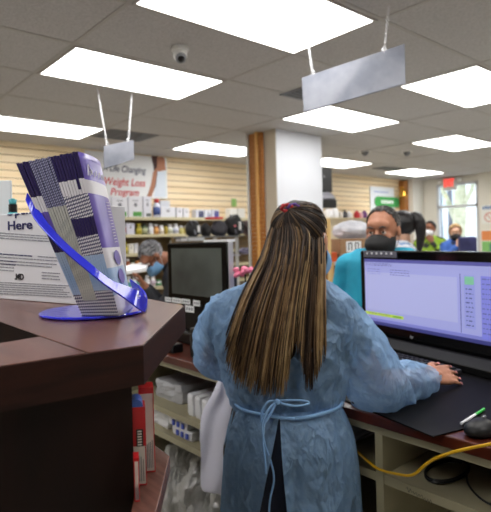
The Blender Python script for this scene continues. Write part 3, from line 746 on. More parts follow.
# white cloth hanging from the counter edge
cl = mat('lilac_white_cloth', (226, 226, 244), .75, bump=.15, scale=12)
cols = [(222, 368, 228, 369), (219, 378, 229, 379), (214, 392, 234, 392), (207, 403, 240, 402), (201, 414, 243, 414), (199.5, 432, 244, 430), (201, 452, 244, 450), (201, 470, 244, 470), (200, 487, 244, 489), (204, 492, 246, 498)]
mb = MB(); rings = []
for j, (xa, ya, xb, yb) in enumerate(cols):
    row = []
    for k in range(14):
        u = k/13; px, py = xa+(xb-xa)*u, ya+(yb-ya)*u; f_ = .010*math.sin(u*11+j*.9)+.008*math.sin(j*2.1+u*3)
        row.append(onp(px, py, 0, 1.225+(f_ if j > 1 else f_*.3)))
    rings.append(row)
mb.loft(rings, False); co = mb.build('hanging_cloth', cl, smooth=True); c = rings[-1][6].copy(); co.data.transform(Matrix.Translation(-c)); co.location = c
s = co.modifiers.new('s', 'SOLIDIFY'); s.thickness = .003; s2 = co.modifiers.new('ss', 'SUBSURF'); s2.levels = 1; s2.render_levels = 1
tag(co, 'white cloth hanging from the worktop edge beside the blue gown', 'cloth')
# right bays: papers and cables
for i in range(3):
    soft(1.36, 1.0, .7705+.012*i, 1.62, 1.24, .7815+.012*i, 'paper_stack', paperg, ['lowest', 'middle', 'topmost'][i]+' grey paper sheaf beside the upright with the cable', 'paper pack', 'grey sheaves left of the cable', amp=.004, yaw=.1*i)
for i, (y, lab) in enumerate(((.50, 'white paper sheaf with curled edge on the right counter shelf'), (.30, 'white paper sheaf at the right end of the counter shelf'))):
    soft(1.42, y-.1, .7705, 1.70, y+.07, .79, 'paper_stack', paperw, lab, 'paper pack', 'white sheaves on the right counter shelf', amp=.008, yaw=.2)
def curve_pts(P, n=8):
    out = []; N = len(P); P = [Vector(p) for p in P]
    for i in range(N-1):
        a, b, c, d = P[max(i-1, 0)], P[i], P[i+1], P[min(i+2, N-1)]
        for k in range(n):
            t = k/n; out.append(.5*((2*b)+(c-a)*t+(2*a-5*b+4*c-d)*t*t+(3*b-a-3*c+d)*t**3))
    return out+[P[-1]]
yc = [onp(354, 448, 0, 1.40), onp(358.6, 452.6, 0, 1.30), onp(373.7, 466, 0, 1.262), onp(384, 471, 0, 1.255), onp(397, 474, 0, 1.25), onp(408, 475.5, 0, 1.245), onp(416, 473, 0, 1.24), onp(425, 465, 0, 1.24), onp(436, 458, 0, 1.24), onp(457.7, 451, 0, 1.24), onp(491, 444, 0, 1.24), onp(540, 436, 0, 1.24)]
single(MB().tube(curve_pts(yc), .0038, 8), 'network_cable', mat('yellow_cable', (216, 168, 24), .4), 'yellow cable looping in front of the cream shelving', 'cable', smooth=True)
def cable(P, label, r=.003, m=black): return single(MB().tube(curve_pts(P), r, 6), 'power_cable', m, label, 'cable', 'dark cables on the right counter shelf', smooth=True)
cc = Vector((1.42, .70, .7745)); P = [cc+Vector((.09*math.cos(a), .045*math.sin(a), .003*a/3)) for a in [k*.7 for k in range(17)]]
cable(P, 'black cable coiled on the counter shelf behind the yellow cable')
cable([(1.50, .68, .774), (1.37, .62, .785), (1.33, .55, .774), (1.36, .46, .777), (1.38, .36, .774)], 'black cable lying loose right of the coil')
cable([(1.60, .44, .799), (1.50, .38, .80), (1.46, .24, .80), (1.50, .1, .778), (1.6, .05, .776)], 'pale cable lying over the papers', .004, grey)

# ---------------------------------------------------------------- left screen
ml = thing('pos_monitor', 'black touch screen monitor with a dim display, behind the kiosk corner', 'monitor', (1.53, 1.88, .9435))
mx = 1.47
MB().box(mx, 1.675, 1.145, mx+.032, 2.142, 1.440).build('housing', blackg, ml, bevel=.008)
MB().box(mx-.002, 1.715, 1.187, mx-.0003, 2.102, 1.413).build('display', mat('screen_painted_reflection', (92, 98, 94), .22, spec=.5, c2=(58, 60, 60), scale=3, coat=.3), ml)  # grey-green blotches paint a blurred room reflection into the display colour
MB().box(mx+.002, 1.668, 1.16, mx+.03, 1.6745, 1.440).build('silver_side', mat('silver_plastic', (190, 192, 196), .3, metal=.3), ml, bevel=.003)
MB().box(mx+.033, 1.72, 1.003, mx+.10, 2.08, 1.30).build('neck', black, ml, bevel=.01)
MB().box(mx-.0, 1.68, .9435, mx+.22, 2.12, 1.0025).build('foot', black, ml, bevel=.01)
a = onp(205, 246, 0, mx+.01); b = onp(233, 245, 0, mx+.01)
single(MB().box(mx+.0, 1.675, 1.4405, mx+.05, 1.84, 1.452), 'paper_slip', white, 'folded white paper lying on top of the left screen', 'paper')
for i, (xa, ya, xb, yb) in enumerate(((165, 297, 171, 302), (172, 297.5, 181, 303.5), (181.5, 298.5, 190, 304.5), (193, 300, 200, 306.5), (185, 305, 194, 313))):
    p, q = onp(xa, ya, 0, mx-.0035), onp(xb, yb, 0, mx-.0035)
    s_ = MB().box(mx-.0035, q.y, q.z, mx-.0024, p.y, p.z).build('sticker', white, ml)
    m2 = MB()
    for k in range(3): m2.box(mx-.0042, q.y+(p.y-q.y)*(.15+.27*k), q.z+(p.z-q.z)*.3, mx-.0036, q.y+(p.y-q.y)*(.3+.27*k), q.z+(p.z-q.z)*.7)
    m2.build('print', greyink, s_)
pr = thing('receipt_printer', 'black box printer in front of the left screen', 'printer', (1.40, 1.85, .9435))
MB().box(1.31, 1.60, .9435, 1.435, 1.76, 1.075).build('housing', black, pr, bevel=.012)
MB().box(1.306, 1.62, 1.045, 1.3095, 1.74, 1.051).build('paper_slot', dgrey, pr)
MB().box(1.33, 1.62, 1.0755, 1.42, 1.74, 1.083).build('lid', dgrey, pr, bevel=.004)
mb = MB(); mb.lathe([(.03, 0), (.033, .006), (.03, .012), (.0, .013)], (1.33, 1.48, .9435), 18)
single(mb, 'tape_roll', mat('purple_plastic', (120, 100, 180), .4), 'small purple round thing on the worktop by the gown sleeve', 'roll', smooth=True)
single(MB().box(1.30, 1.36, .9435, 1.36, 1.43, .958), 'small_box', mat('orange_red', (236, 84, 52), .4), 'small orange red packet on the worktop by the gown sleeve', 'packet', bevel=.003)
ph = thing('adapter_plug', 'black adapter on the worktop beside the printer with two pale contacts', 'adapter', (1.33, 1.90, .9435))
MB().box(1.30, 1.87, .9435, 1.36, 1.95, .983).build('body', black, ph, bevel=.005)
MB().ball((1.298, 1.895, .968), .004, n=6).ball((1.298, 1.92, .963), .004, n=6).build('contact', chain, ph)

# ---------------------------------------------------------------- right screen
TL = Vector((2.09, 1.40, 1.342)); ud = Vector((-.155, -.627, 0)).normalized(); nd = Vector((-ud.y, ud.x, 0))
if nd.x > 0: nd = -nd
nb = -nd
WM = .70; HM = .30
mr = thing('desktop_monitor', 'large black monitor with a lavender window on screen, in front of the gowned person', 'monitor', (2.05, 1.05, .9435))
def ms_(u, v, off=0): return TL+ud*u-Vector((0, 0, 1))*v+nd*off     # metres on the screen face
def slab(u0, v0, u1, v1, o0, o1, name, m, parent=mr, bevel=0):
    q = [(u0, v0), (u1, v0), (u1, v1), (u0, v1)]
    return MB().loft([[ms_(u, v, o0) for u, v in q], [ms_(u, v, o1) for u, v in q]], True, True).build(name, m, parent, bevel=bevel)
slab(-.03, -.038, WM+.03, HM+.052, -.055, 0, 'housing', blackg, bevel=.006)
def em(name, c, e=.8): return mat(name, c, .3, emit=e, spec=.5)
ds = slab(0, 0, WM, HM, .0003, .001, 'display', em('screen_lavender', (150, 154, 206), .66))
def ui(u0, v0, u1, v1, name, c, k=1, e=.62): slab(u0, v0, u1, v1, .0011+.0003*k, .0014+.0003*k, name, em('screen_%s' % name, c, e), ds)
ui(0, 0, WM, .014, 'title_bar', (84, 84, 150)); ui(0, .014, WM, .035, 'menu_bar', (150, 154, 206))
ui(.004, .06, .50, .235, 'window_pane', (164, 168, 214)); ui(.53, .05, .575, .25, 'tool_column', (140, 146, 206))
ui(.533, .055, .572, .085, 'green_button', (120, 182, 150), 2); ui(.60, .05, .69, .28, 'list_column', (122, 126, 204))
ui(.0, .245, .23, .258, 'yellow_bar', (176, 202, 60), 2); ui(.17, .249, .22, .255, 'green_bar', (96, 160, 60), 3)
ui(0, .286, WM, .30, 'task_bar', (58, 60, 120)); ui(0, .272, WM, .286, 'status_bar', (118, 122, 190))
ui(.512, .045, .516, .27, 'divider_line', (96, 100, 160), 2)
random.seed(4); mb = MB()
def dash(u0, u1, v, h=.003):
    u = u0
    while u < u1:
        w_ = random.uniform(.004, .018); q = [(u, v), (min(u+w_, u1), v), (min(u+w_, u1), v+h), (u, v+h)]
        mb.loft([[ms_(a, b, .0020) for a, b in q], [ms_(a, b, .0022) for a, b in q]], True, True); u += w_+.006
for v in (.019, .026): dash(.01, .17, v)
for v in (.045, .056, .066): dash(.02, .10, v, .002); dash(.16, .27, v)
for i in range(9): dash(.537, .568, .10+i*.017, .004)
for i in range(12): dash(.605, .68, .06+i*.018, .0025)
dash(.02, .15, .248, .003); dash(.02, .25, .291, .003)
mb.build('screen_marks', em('screen_ink', (70, 74, 140), .5), ds)
text('hp', .016, frame(ms_(.27, HM+.026, .0008), ud, (0, 0, 1)), mat('logo_grey', (190, 192, 200), .4), mr, name='logo', shear=.3, bold=.0004)
slab(.0, -.036, .20, -.008, .0004, .006, 'clear_strip', sheer('smoky_strip', (150, 150, 165), .5, .3), bevel=.001)
mb = MB()
for i in range(6):
    c = ms_(.02+.03*i, -.022, .0065); mb.loft([[c, c+ud*.010, c+ud*.010+Vector((0, 0, .010)), c+Vector((0, 0, .010))], [p_+nd*.0006 for p_ in (c, c+ud*.010, c+ud*.010+Vector((0, 0, .010)), c+Vector((0, 0, .010)))]], True, True)
mb.build('strip_marks', whitep, mr)
mb = MB(); q = [(.24, .30), (.46, .30), (.46, .372), (.24, .372)]
mb.loft([[ms_(u, v+.02, -.06) for u, v in q], [ms_(u, v+.02, -.10) for u, v in q]], True, True); mb.build('neck', black, mr, bevel=.005)
cb_ = ms_(.35, 0, 0); mb = MB(); M = frame(Vector((cb_.x, cb_.y, .9435)), ud, nb)
mb.box(-.17, -.005, -.0, .17, .15, .018, M @ Matrix.Rotation(0, 4, 'X'))
for v in mb.bm.verts:
    if v.co.z < .9435: v.co.z = .9435+(.9435-v.co.z)
mb.build('foot', blackg, mr, bevel=.004)
MATK = Matrix.Translation(Vector((cb_.x, cb_.y, 0))+nd*.0)
def loc(u, n, z): p = cb_+ud*u+nd*n; return Vector((p.x, p.y, z))
# desk mat, keyboard, mouse, pen
MB().loft([[loc(u, n, z) for u, n in ((-.28, .025), (.42, .025), (.42, .095), (-.28, .095))] for z in (.949, .975)]+[[loc(u, n, 1.0) for u, n in ((-.28, .025), (.42, .025), (.42, .05), (-.28, .05))]], True, True).build('sound_bar', mat('bar_black', (12, 12, 13), .5, spec=.15), mr, bevel=.003)
mb = MB(); q = [loc(-.33, .03, 0), loc(.60, .03, 0), loc(.60, .66, 0), loc(-.02, .66, 0), loc(-.33, .50, 0)]
mb.loft([[up(p, .9435) for p in q], [up(p, .9475) for p in q]], True, True); single(mb, 'desk_mat', mat('black_mat', (8, 7, 8), .5, spec=.10), 'smooth black mat on the worktop under the keyboard', 'mat', bevel=.0015)
kb = thing('keyboard', 'black computer keyboard under the hand, before the large monitor', 'keyboard', loc(0, .19, .948))
def lb(u0, n0, z0, u1, n1, z1, name, m, parent, bevel=0):
    q = [(u0, n0), (u1, n0), (u1, n1), (u0, n1)]
    return MB().loft([[loc(u, n, z0) for u, n in q], [loc(u, n, z1) for u, n in q]], True, True).build(name, m, parent, bevel=bevel)
lb(-.25, .11, .948, .25, .28, .965, 'case', dgrey, kb, bevel=.004)
keym = mat('key_black', (30, 30, 34), .4)
mb = MB()
for r in range(6):
    for k in range(21):
        u = -.24+k*.023
        if r == 5 and 4 < k < 10: continue
        n_ = .125+r*.025; a_ = [loc(u, n_, .9652), loc(u+.019, n_, .9652), loc(u+.019, n_+.02, .9652), loc(u, n_+.02, .9652)]
        cc_ = sum(a_, Vector())/4; mb.loft([a_, [cc_.lerp(p_, .8)+Vector((0, 0, .007)) for p_ in a_]], True, True)
ko = mb.build('keys', keym, kb)
mo = onp(480, 424, 2, .968)
ms2 = thing('mouse', 'dark rounded computer mouse at the right end of the black mat', 'mouse', (mo.x, mo.y, .948))
mb = MB().ball((mo.x, mo.y, .955), (.052, .034, .026))
for v in mb.bm.verts: v.co.z = max(v.co.z, .948)
mb.build('shell', mat('mouse_black', (16, 16, 18), .45, spec=.3), ms2, smooth=True)
MB().box(mo.x+.015, mo.y-.003, .977, mo.x+.03, mo.y+.003, .983).build('wheel', grey, ms2)
pa, pb_ = onp(461, 423.6, 2, .9525), onp(484, 409, 2, .9525)
pn = thing('pen', 'white pen with a green cap lying on the black mat', 'pen', (pa+pb_)/2-Vector((0, 0, .004)))
MB().tube([pa, pa.lerp(pb_, .6)], .0034, 8).build('barrel', whitep, pn, smooth=False)
MB().tube([pa.lerp(pb_, .6), pb_], .0038, 8).build('cap', mat('green_cap', (40, 190, 70), .4), pn)

# ================================================================ wall shelving and its goods
SX0, SX1, SYF = 2.4, 6.05, 5.93
lev = []
for i, (px, py) in enumerate(((150, 217.5), (150, 234.5), (150, 253), (150, 269), (150, 287.5), (150, 312))):
    z = onp(px, py, 1, SYF).z; lev.append(z)
    t = thing('wall_shelf', 'beige wall shelf, '+['topmost, under the white boxes', 'second from the top, lined with small bottles', 'third from the top, behind the grey haired man', 'fourth from the top, by the bending man', 'fifth from the top, with pairs of white jars', 'lowest one showing, below the jars'][i], 'shelf', (4.2, 6.08, z-.03), 'beige shelves on the slatted wall')
    MB().box(SX0, SYF, z-.02, SX1, YB-.0225, z).build('board', shelfm, t)
    MB().box(SX0, SYF-.006, z-.035, SX1, SYF-.0002, z+.004).build('front_edge', mat('shelf_edge', (206, 196, 160), .5), t)
    MB().box(SX0+.3, SYF+.02, z-.06, SX0+.32, YB-.023, z-.0205).box(SX1-.5, SYF+.02, z-.06, SX1-.48, YB-.023, z-.0205).build('bracket', grey, t)
def span(pa, pb, py, Y): a = onp(pa, py, 1, Y); b = onp(pb, py, 1, Y); return a, b
def carton(pa, pb, ptop, lv, c, label, dep=.12, Y=5.96, patch=None, group='boxes on the top wall shelf', patchc=(90, 160, 80), name='medicine_carton', logo=True):
    z = lev[lv]; a, b = onp(pa, 220, 1, Y), onp(pb-.6, 220, 1, Y); h = (onp((pa+pb)/2, ptop, 1, Y).z-z)
    t = thing(name, label, 'box', ((a.x+b.x)/2, Y+dep/2, z+.0005), group)
    MB().box(a.x, Y, z+.0005, b.x, Y+dep, z+h).build('carton', mat('carton_%d_%d_%d' % c, c, .5), t, bevel=.004)
    w_ = b.x-a.x
    if patch: MB().box(a.x+w_*.3, Y-.002, z+h*.06, b.x-w_*.08, Y-.0003, z+h*patch).build('label', mat('patch_%d_%d_%d' % patchc, patchc, .5), t)
    if logo:
        mb = MB(); mb.ball((a.x+w_*.5, Y-.001, z+h*.62), (w_*.12, .002, h*.10), n=8); mb.box(a.x+w_*.3, Y-.0025, z+h*.8, b.x-w_*.3, Y-.0003, z+h*.84); mb.build('print', greyink, t)
    return t
WB = (226, 226, 234)
carton(104, 112, 196.5, 0, (214, 214, 226), 'white box partly behind the brochures, leftmost on the top wall shelf', logo=False)
carton(112.5, 128.5, 197, 0, WB, 'white box with a green label, left of its twin on the top wall shelf', patch=.28)
carton(129, 143.5, 197, 0, WB, 'white box with a green label, right of its twin on the top wall shelf', patch=.28)
carton(144, 152.5, 196.5, 0, (222, 222, 232), 'narrow white box with dark print, next to the blue bottle on the top shelf', patch=.2, patchc=(90, 100, 96))
carton(161, 176, 207, 0, (222, 224, 232), 'low white box under another one, right of the blue bottle')
t = carton(160.5, 171, 207.2, 0, (206, 210, 220), 'grey white box lying on top of the low white box', Y=5.97, logo=False)
hz = onp(166, 207.2, 1, 5.96).z-lev[0]
for o in [t]: o.location.z += hz+.001
for ch in t.children: ch.scale.z = .62
carton(177, 183.5, 207.5, 0, WB, 'small white box, the left of a pair right of the low white box')
carton(184, 190, 208, 0, WB, 'small white box, the right of a pair right of the low white box')
carton(196.5, 205, 209.5, 0, (212, 214, 226), 'small white box, first of three in front of the slats', patch=.8, patchc=(70, 74, 110))
carton(205.4, 212, 209.5, 0, (224, 226, 236), 'small white box, middle of three in front of the slats', patch=.5, patchc=(160, 164, 186))
carton(212.4, 220, 209.5, 0, (212, 214, 230), 'small white and violet box, last of three in front of the slats', patch=.8, patchc=(84, 84, 150))
carton(230.5, 238, 208.5, 0, (234, 232, 228), 'white box near the column, under the green tag', logo=False)
carton(238.4, 246, 208.5, 0, (230, 228, 224), 'white box nearest the cedar boards on the top shelf', logo=False)
g = onp(234, 203, 1, YB-.03)
single(MB().box(g.x-.05, YB-.035, g.z-.06, g.x+.05, YB-.0225, g.z+.07), 'price_tag', mat('green_tag', (140, 186, 100), .5), 'small green tag on the slats above the white boxes', 'tag', bevel=.003)
def bottle(px, wpx, ptop, lv, bc, cc_, label, cat='bottle', group='pill bottles on the wall shelves', Y=5.99, lab=None):
    z = lev[lv]; p = onp(px, 225, 1, Y); r = (onp(px+wpx/2, 225, 1, Y)-p).length*.93; h = onp(px, ptop, 1, Y).z-z
    t = thing('pill_bottle', label, cat, (p.x, Y, z+.0005), group)
    MB().lathe([(r*.94, 0), (r, h*.03), (r, h*.66), (r*.62, h*.76), (r*.6, h*.8)], (p.x, Y, z+.0005), 14).build('body', mat('bottle_%d_%d_%d' % bc, bc, .35), t, smooth=True)
    MB().lathe([(r*.7, h*.8), (r*.72, h*.97), (r*.62, h)], (p.x, Y, z+.001), 14).build('cap', mat('cap_%d_%d_%d' % cc_, cc_, .4), t, smooth=True)
    if lab: MB().lathe([(r*1.015, h*.14), (r*1.015, h*.56)], (p.x, Y, z+.0005), 14).build('label', mat('wrap_%d_%d_%d' % lab, lab, .5), t, smooth=True)
W_ = (228, 228, 232); YL = (206, 190, 60); GR = (74, 96, 62); OR = (196, 128, 62); DK = (52, 50, 50); RD = (196, 60, 70); TE = (70, 150, 160)
bottle(157, 6.2, 199, 0, (216, 220, 236), (196, 60, 60), 'tall pale bottle with a red cap and blue wrap on the top shelf', lab=(70, 90, 150))
row = [(122.5, 5, 222, W_, W_, 'white bottle with a red wrap, first in the second row', RD), (138.5, 5.5, 224, (150, 140, 40), YL, 'olive bottle with a yellow cap, left of the dark green one', (190, 176, 60)), (144.3, 5.5, 223.5, GR, DK, 'dark green bottle with a black cap and pale wrap, second row', (190, 196, 160)),
 (150.5, 5.3, 223.5, W_, W_, 'white bottle between the dark green and the orange one', None), (155.8, 4.6, 224.5, OR, W_, 'orange bottle with a white cap in the second row', (214, 160, 90)), (161, 5, 225.5, W_, W_, 'white bottle just right of the orange one', (210, 200, 190)),
 (165.6, 4, 224, (170, 150, 60), DK, 'narrow mustard bottle with a dark cap, second row', None), (170, 5, 224.5, W_, W_, 'white bottle right of the narrow mustard one', (200, 206, 190)), (175.6, 5.4, 224, W_, W_, 'white bottle, last white one of the second row', (196, 200, 220)),
 (181, 4.6, 226, (200, 190, 120), W_, 'straw coloured bottle, left of two before the braces', None), (186, 4.6, 226, (196, 180, 104), W_, 'straw coloured bottle, right of two before the braces', None)]
for px, wp, pt, bc, cc_, lab, wrap in row: bottle(px, wp, pt, 1, bc, cc_, lab, lab=wrap)
carton(126.5, 135, 223, 1, (216, 216, 232), 'square lilac white box between bottles in the second row', group='boxes lower on the wall shelves', dep=.1)
for px, wp, pt, bc, cc_, lab, wrap in ((124.5, 5, 242, (150, 140, 50), YL, 'olive bottle with a yellow cap at the left of the third row', YL),):
    bottle(px, wp, pt, 2, bc, cc_, lab, lab=wrap)
carton(128, 133.5, 244, 2, (222, 218, 206), 'cream box beside the yellow capped bottle in the third row', group='boxes lower on the wall shelves')
carton(134, 138, 243.5, 2, W_, 'narrow white box behind the man’s forehead, third row'.replace('’', "'"), group='boxes lower on the wall shelves')
carton(174, 180, 240, 2, W_, 'white box just above the screen, leftmost in the third row there', group='boxes lower on the wall shelves', logo=False)
carton(180.5, 187.5, 238, 2, W_, 'white box just above the screen, middle of three there', group='boxes lower on the wall shelves', logo=False)
carton(188, 204.5, 235.5, 2, (214, 216, 222), 'wide white box above the middle of the left screen', group='boxes lower on the wall shelves', logo=False)
for i, (px, wp, pt, bc, cc_, lab, wrap) in enumerate(((121, 5, 260, W_, TE, 'white bottle with a teal cap near the bending man', None), (126.5, 4.5, 259, (190, 110, 70), W_, 'reddish bottle near the bending man', None), (131.5, 4.5, 260.5, (214, 214, 200), GR, 'pale bottle with a green cap near the bending man', GR), (136.5, 4.5, 258, OR, DK, 'orange bottle with a dark cap near the bending man', None))):
    bottle(px, wp, pt, 3, bc, cc_, lab, lab=wrap)
for i, (px, wp, pt, bc, cc_, lab, wrap) in enumerate(((127.5, 5, 276.5, W_, W_, 'white jar, leftmost below the paper tray', TE), (134, 7.5, 275.5, W_, W_, 'wide white jar with a teal wrap below the paper tray', TE), (145.5, 5, 275.5, W_, W_, 'white bottle, left of a pair below the paper tray', None), (151.3, 5, 275.5, W_, W_, 'white bottle, right of a pair below the paper tray', (206, 190, 206)), (157, 5.5, 280, W_, (90, 160, 110), 'short white jar with a green cap near the dark jacket', (90, 160, 110)))):
    bottle(px, wp, pt, 4, bc, cc_, lab, lab=wrap)
for i, px in enumerate((118, 126, 136, 146, 156)): carton(px, px+7, 299, 5, [(150, 130, 90), (190, 180, 150), (120, 104, 80), (170, 150, 110), (140, 124, 92)][i], 'brownish box in the lowest row, '+['first', 'second', 'third', 'fourth', 'last'][i]+' from the kiosk corner', group='boxes in the lowest visible row')

# ---------------------------------------------------------------- stand with padded braces, in front of the column
BY = 4.55
def bp(px, py): return onp(px, py, 1, BY)
zb1 = bp(220, 236).z; zb2 = bp(250, 254).z
bx0_, bx1_ = bp(186, 236).x, 4.19
st = thing('display_stand', 'slatted display stand with white brackets holding black braces, before the cedar boards', 'stand', ((bx0_+bx1_)/2, BY+.15, 0))
mb = MB(); z = .05
while z < zb1-.05: mb.box(bx0_, BY+.26, z, bx1_, BY+.28, z+.07); z += .078
mb.build('slat_panel', slatd, st)
for x in (bx0_+.02, bx1_-.06): MB().box(x, BY+.281, 0, x+.04, BY+.32, zb1).build('upright', slatd, st)
for px in (227, 249):
    x = bp(px, 240).x; MB().box(x, BY+.235, .4, x+.04, BY+.259, zb1-.02).build('bracket_strip', framew, st)
MB().box(bx0_, BY, zb1-.012, bx1_, BY+.259, zb1).build('shelf', grey, st)
MB().box(bp(238, 254).x, BY-.03, zb2-.012, bx1_, BY+.234, zb2).build('shelf', mat('lilac_shelf', (206, 204, 222), .4), st)
MB().box(bx0_, BY, .3, bx1_, BY+.259, .33).build('shelf', grey, st)
braceb = mat('black_neoprene', (20, 20, 24), .6, bump=.3, scale=40); braceg = mat('grey_neoprene', (96, 96, 106), .6)
def brace(pa, pb, pt, label, seed, m=braceb, z=zb1, strap=True, sq=1.0, Y=BY+.1):
    a, b = onp(pa, 230, 1, Y), onp(pb, 230, 1, Y); h = onp((pa+pb)/2, pt, 1, Y).z-z; w_ = b.x-a.x
    t = thing('padded_brace', label, 'brace', ((a.x+b.x)/2, Y, z+.0005), 'padded braces on the slatted stand')
    mb = MB().ball((0, 0, 0), (w_/2, .085, h/2), n=16)
    for v in mb.bm.verts:
        q = v.co.copy(); n_ = 1+.22*noise.noise(q*9+Vector((seed, 0, 0)))+.12*noise.noise(q*24+Vector((0, seed, 0))); v.co = q*n_; v.co.z = max(v.co.z, -h*.44)+h*.44
    for v in mb.bm.verts: v.co += Vector(((a.x+b.x)/2, Y, z+.0005))
    mb.build('padding', m, t, smooth=True)
    if strap:
        for k in (.3, .66):
            x = a.x+w_*k; mb = MB(); rr = [(-.088, .1), (-.06, .62), (0, .92), (.06, .7), (.088, .1)]
            mb.loft([[Vector((x+dx_, Y+yy, z+h*hh_+.002)) for dx_ in (-.014, .014)] for yy, hh_ in rr], False); so = mb.build('strap', braceg, t); sd_ = so.modifiers.new('s', 'SOLIDIFY'); sd_.thickness = .004
        MB().box(a.x+w_*.45, Y-.10, z+h*.25, a.x+w_*.58, Y-.086, z+h*.6).build('care_tag', white, t)
brace(187, 200, 219, 'black padded brace with pale tags, leftmost on the stand', 1)
brace(202, 209, 222, 'small dark brace next to the leftmost one', 4, strap=False)
brace(211, 226, 219.5, 'dark grey folded brace with a red top card', 2, m=mat('charcoal_neoprene', (52, 52, 60), .6), strap=False)
a = onp(209, 219, 1, BY+.06); b = onp(221, 217, 1, BY+.06)
single(MB().box(a.x, BY+.02, a.z-.002, b.x, BY+.14, a.z+.022), 'red_card', mat('bright_red', (214, 42, 46), .5), 'red folded card lying on the dark grey brace', 'card', bevel=.003)
brace(226.5, 242.5, 213, 'tall black padded boot with a pink mark, in the middle of the stand', 3)
brace(243, 256, 219.5, 'dark mottled padded boot with grey sole before the cedar boards', 6, m=mat('mottled_brown', (40, 32, 36), .6, c2=(120, 96, 92), scale=30))
brace(240, 256, 246.5, 'pale violet slipper on the lower light shelf of the stand', 8, m=mat('violet_grey', (160, 156, 190), .6, c2=(60, 58, 80), scale=16), z=zb2, strap=False, Y=BY+.06)
c = onp(235, 226, 1, BY-.0)
single(MB().ball(c, (.02, .012, .014), n=8), 'pink_label', mat('pink_label', (226, 120, 130), .5), 'tiny pink round label on the tall black boot', 'label', smooth=True)
pk = at(245, 272.5, 2.2)
t = thing('pink_flower', 'pink ruffled bow peeking out behind the gown shoulder, on a stem by the left screen', 'bow', (pk.x, pk.y, .9435))
mb = MB()
for k in range(9):
    dv = Vector((random.uniform(-.03, .03), random.uniform(-.03, .03), random.uniform(-.012, .014))); mb.ball(pk+dv, (.016, .013, .011), Euler((k, k*2, 0)).to_matrix(), 8)
mb.build('ruffle', mat('pink_cloth', (236, 130, 160), .6), t, smooth=True)
MB().tube([(pk.x, pk.y, .9435), (pk.x+.01, pk.y, 1.1), pk], .004, 6).build('stem', black, t)
MB().lathe([(.04, 0), (.045, .01), (.03, .02), (.03, .06)], (pk.x, pk.y, .9435), 14).build('base', black, t, smooth=True)

# ---------------------------------------------------------------- hood on the column, rack, shelf with cardboard box
YH = 4.02
hx = CX1+.002
d0 = onp(326, 180, 1, 4.15)
t = thing('black_speaker', 'small black box mounted on the right side of the white column', 'speaker', (5.18, 4.1, 1.9))
zt_ = at(326, 167.5, 6.4).z; zb_ = at(326, 192, 6.4).z
MB().box(hx, 4.03, zb_, hx+.25, 4.2, zt_).build('housing', black, t, bevel=.01)
MB().ball((hx+.085, 4.028, (zt_+zb_)/2+.04), (.015, .006, .015), n=8).build('knob', grey, t, smooth=True)
zc_ = at(326, 204, 6.4).z
t = thing('grey_hood', 'grey and black rounded hood fixed under the black box on the column', 'hood', (5.22, 4.1, zc_))
mb = MB().ball((hx+.155, 4.08, zc_+.05), (.155, .12, .115))
for v in mb.bm.verts: v.co.z = max(v.co.z, zc_+.06)
mb.build('shell', mat('soft_grey', (128, 128, 136), .5), t, smooth=True)
MB().box(hx+.0, 3.98, zc_-.05, hx+.27, 4.17, zc_+.0585).build('lower_body', black, t, bevel=.015)
MB().box(hx-.001, 4.06, zc_+.0, hx+.04, 4.14, zc_+.1).build('mount', black, t)

# wooden rack with bright packets
rp = at(325, 246, 3.6)
def rq(px, py, d=3.6): return at(px, py, d)
ra, rb = at(321, 246, 3.6), at(331, 246, 3.6)
rk = thing('wooden_rack', 'pale wooden rack with bright packets behind the hair of the gowned person', 'rack', ((ra.x+rb.x)/2, (ra.y+rb.y)/2, 0))
zt_ = at(326, 219, 3.6).z
rM = Matrix.Translation((ra.x, ra.y, 0)) @ Matrix.Rotation(math.atan2(rb.y-ra.y, rb.x-ra.x), 4, 'Z'); rw = (Vector((rb.x, rb.y, 0))-Vector((ra.x, ra.y, 0))).length
for x_, y_, h_ in ((rw-.025, 0, zt_), (-.217, 0, zt_-.2), (rw-.025, .3, zt_-.2), (-.217, .3, zt_-.2)):
    MB().box(x_, y_, 0, x_+.026, y_+.026, h_, rM).build('post', pine, rk, bevel=.002)
zs = []
for k in range(9):
    z = .12+k*.185
    if z < zt_-.05:
        zs.append(z); MB().box(-.173, .0, z-.012, rw-.026, .30, z, rM).build('shelf_slat', cedar, rk)
        MB().box(-.173, -.012, z, rw-.026, -.001, z+.035, rM).build('rail', pine, rk)
PC = [(226, 96, 48), (206, 60, 44), (236, 226, 214), (226, 130, 60), (190, 190, 196), (210, 70, 60)]
nms = ['orange', 'red', 'white', 'light orange', 'grey', 'brick red']
for i, z in enumerate(zs):
    if z < .7: continue
    for k in range(1 if i == len(zs)-1 else 3):
        ci = (i*3+k) % 6; x_ = rw-.03-.075*(k+1)
        lab = '%s packet in the wooden rack, %s of three on %s' % (nms[ci], ['right', 'middle', 'left'][k], ['its lowest laden tier', 'its second laden tier', 'its third tier', 'its fourth tier', 'its fifth tier', 'its top tier', 'the very top'][max(0, i-4+0) if False else len([q for q in zs[:i] if q >= .7])])
        mb = MB().box(x_, .02, z+.0005, x_+.066, .10, z+.10+.02*((i+k) % 3), rM); t = single(mb, 'snack_packet', mat('packet_%d' % ci, PC[ci], .5), lab, 'packet', 'packets in the wooden rack')
        m2 = MB().box(x_+.01, .0185, z+.03, x_+.056, .0195, z+.07, rM); m2.build('label', white if ci != 2 else redink, t)

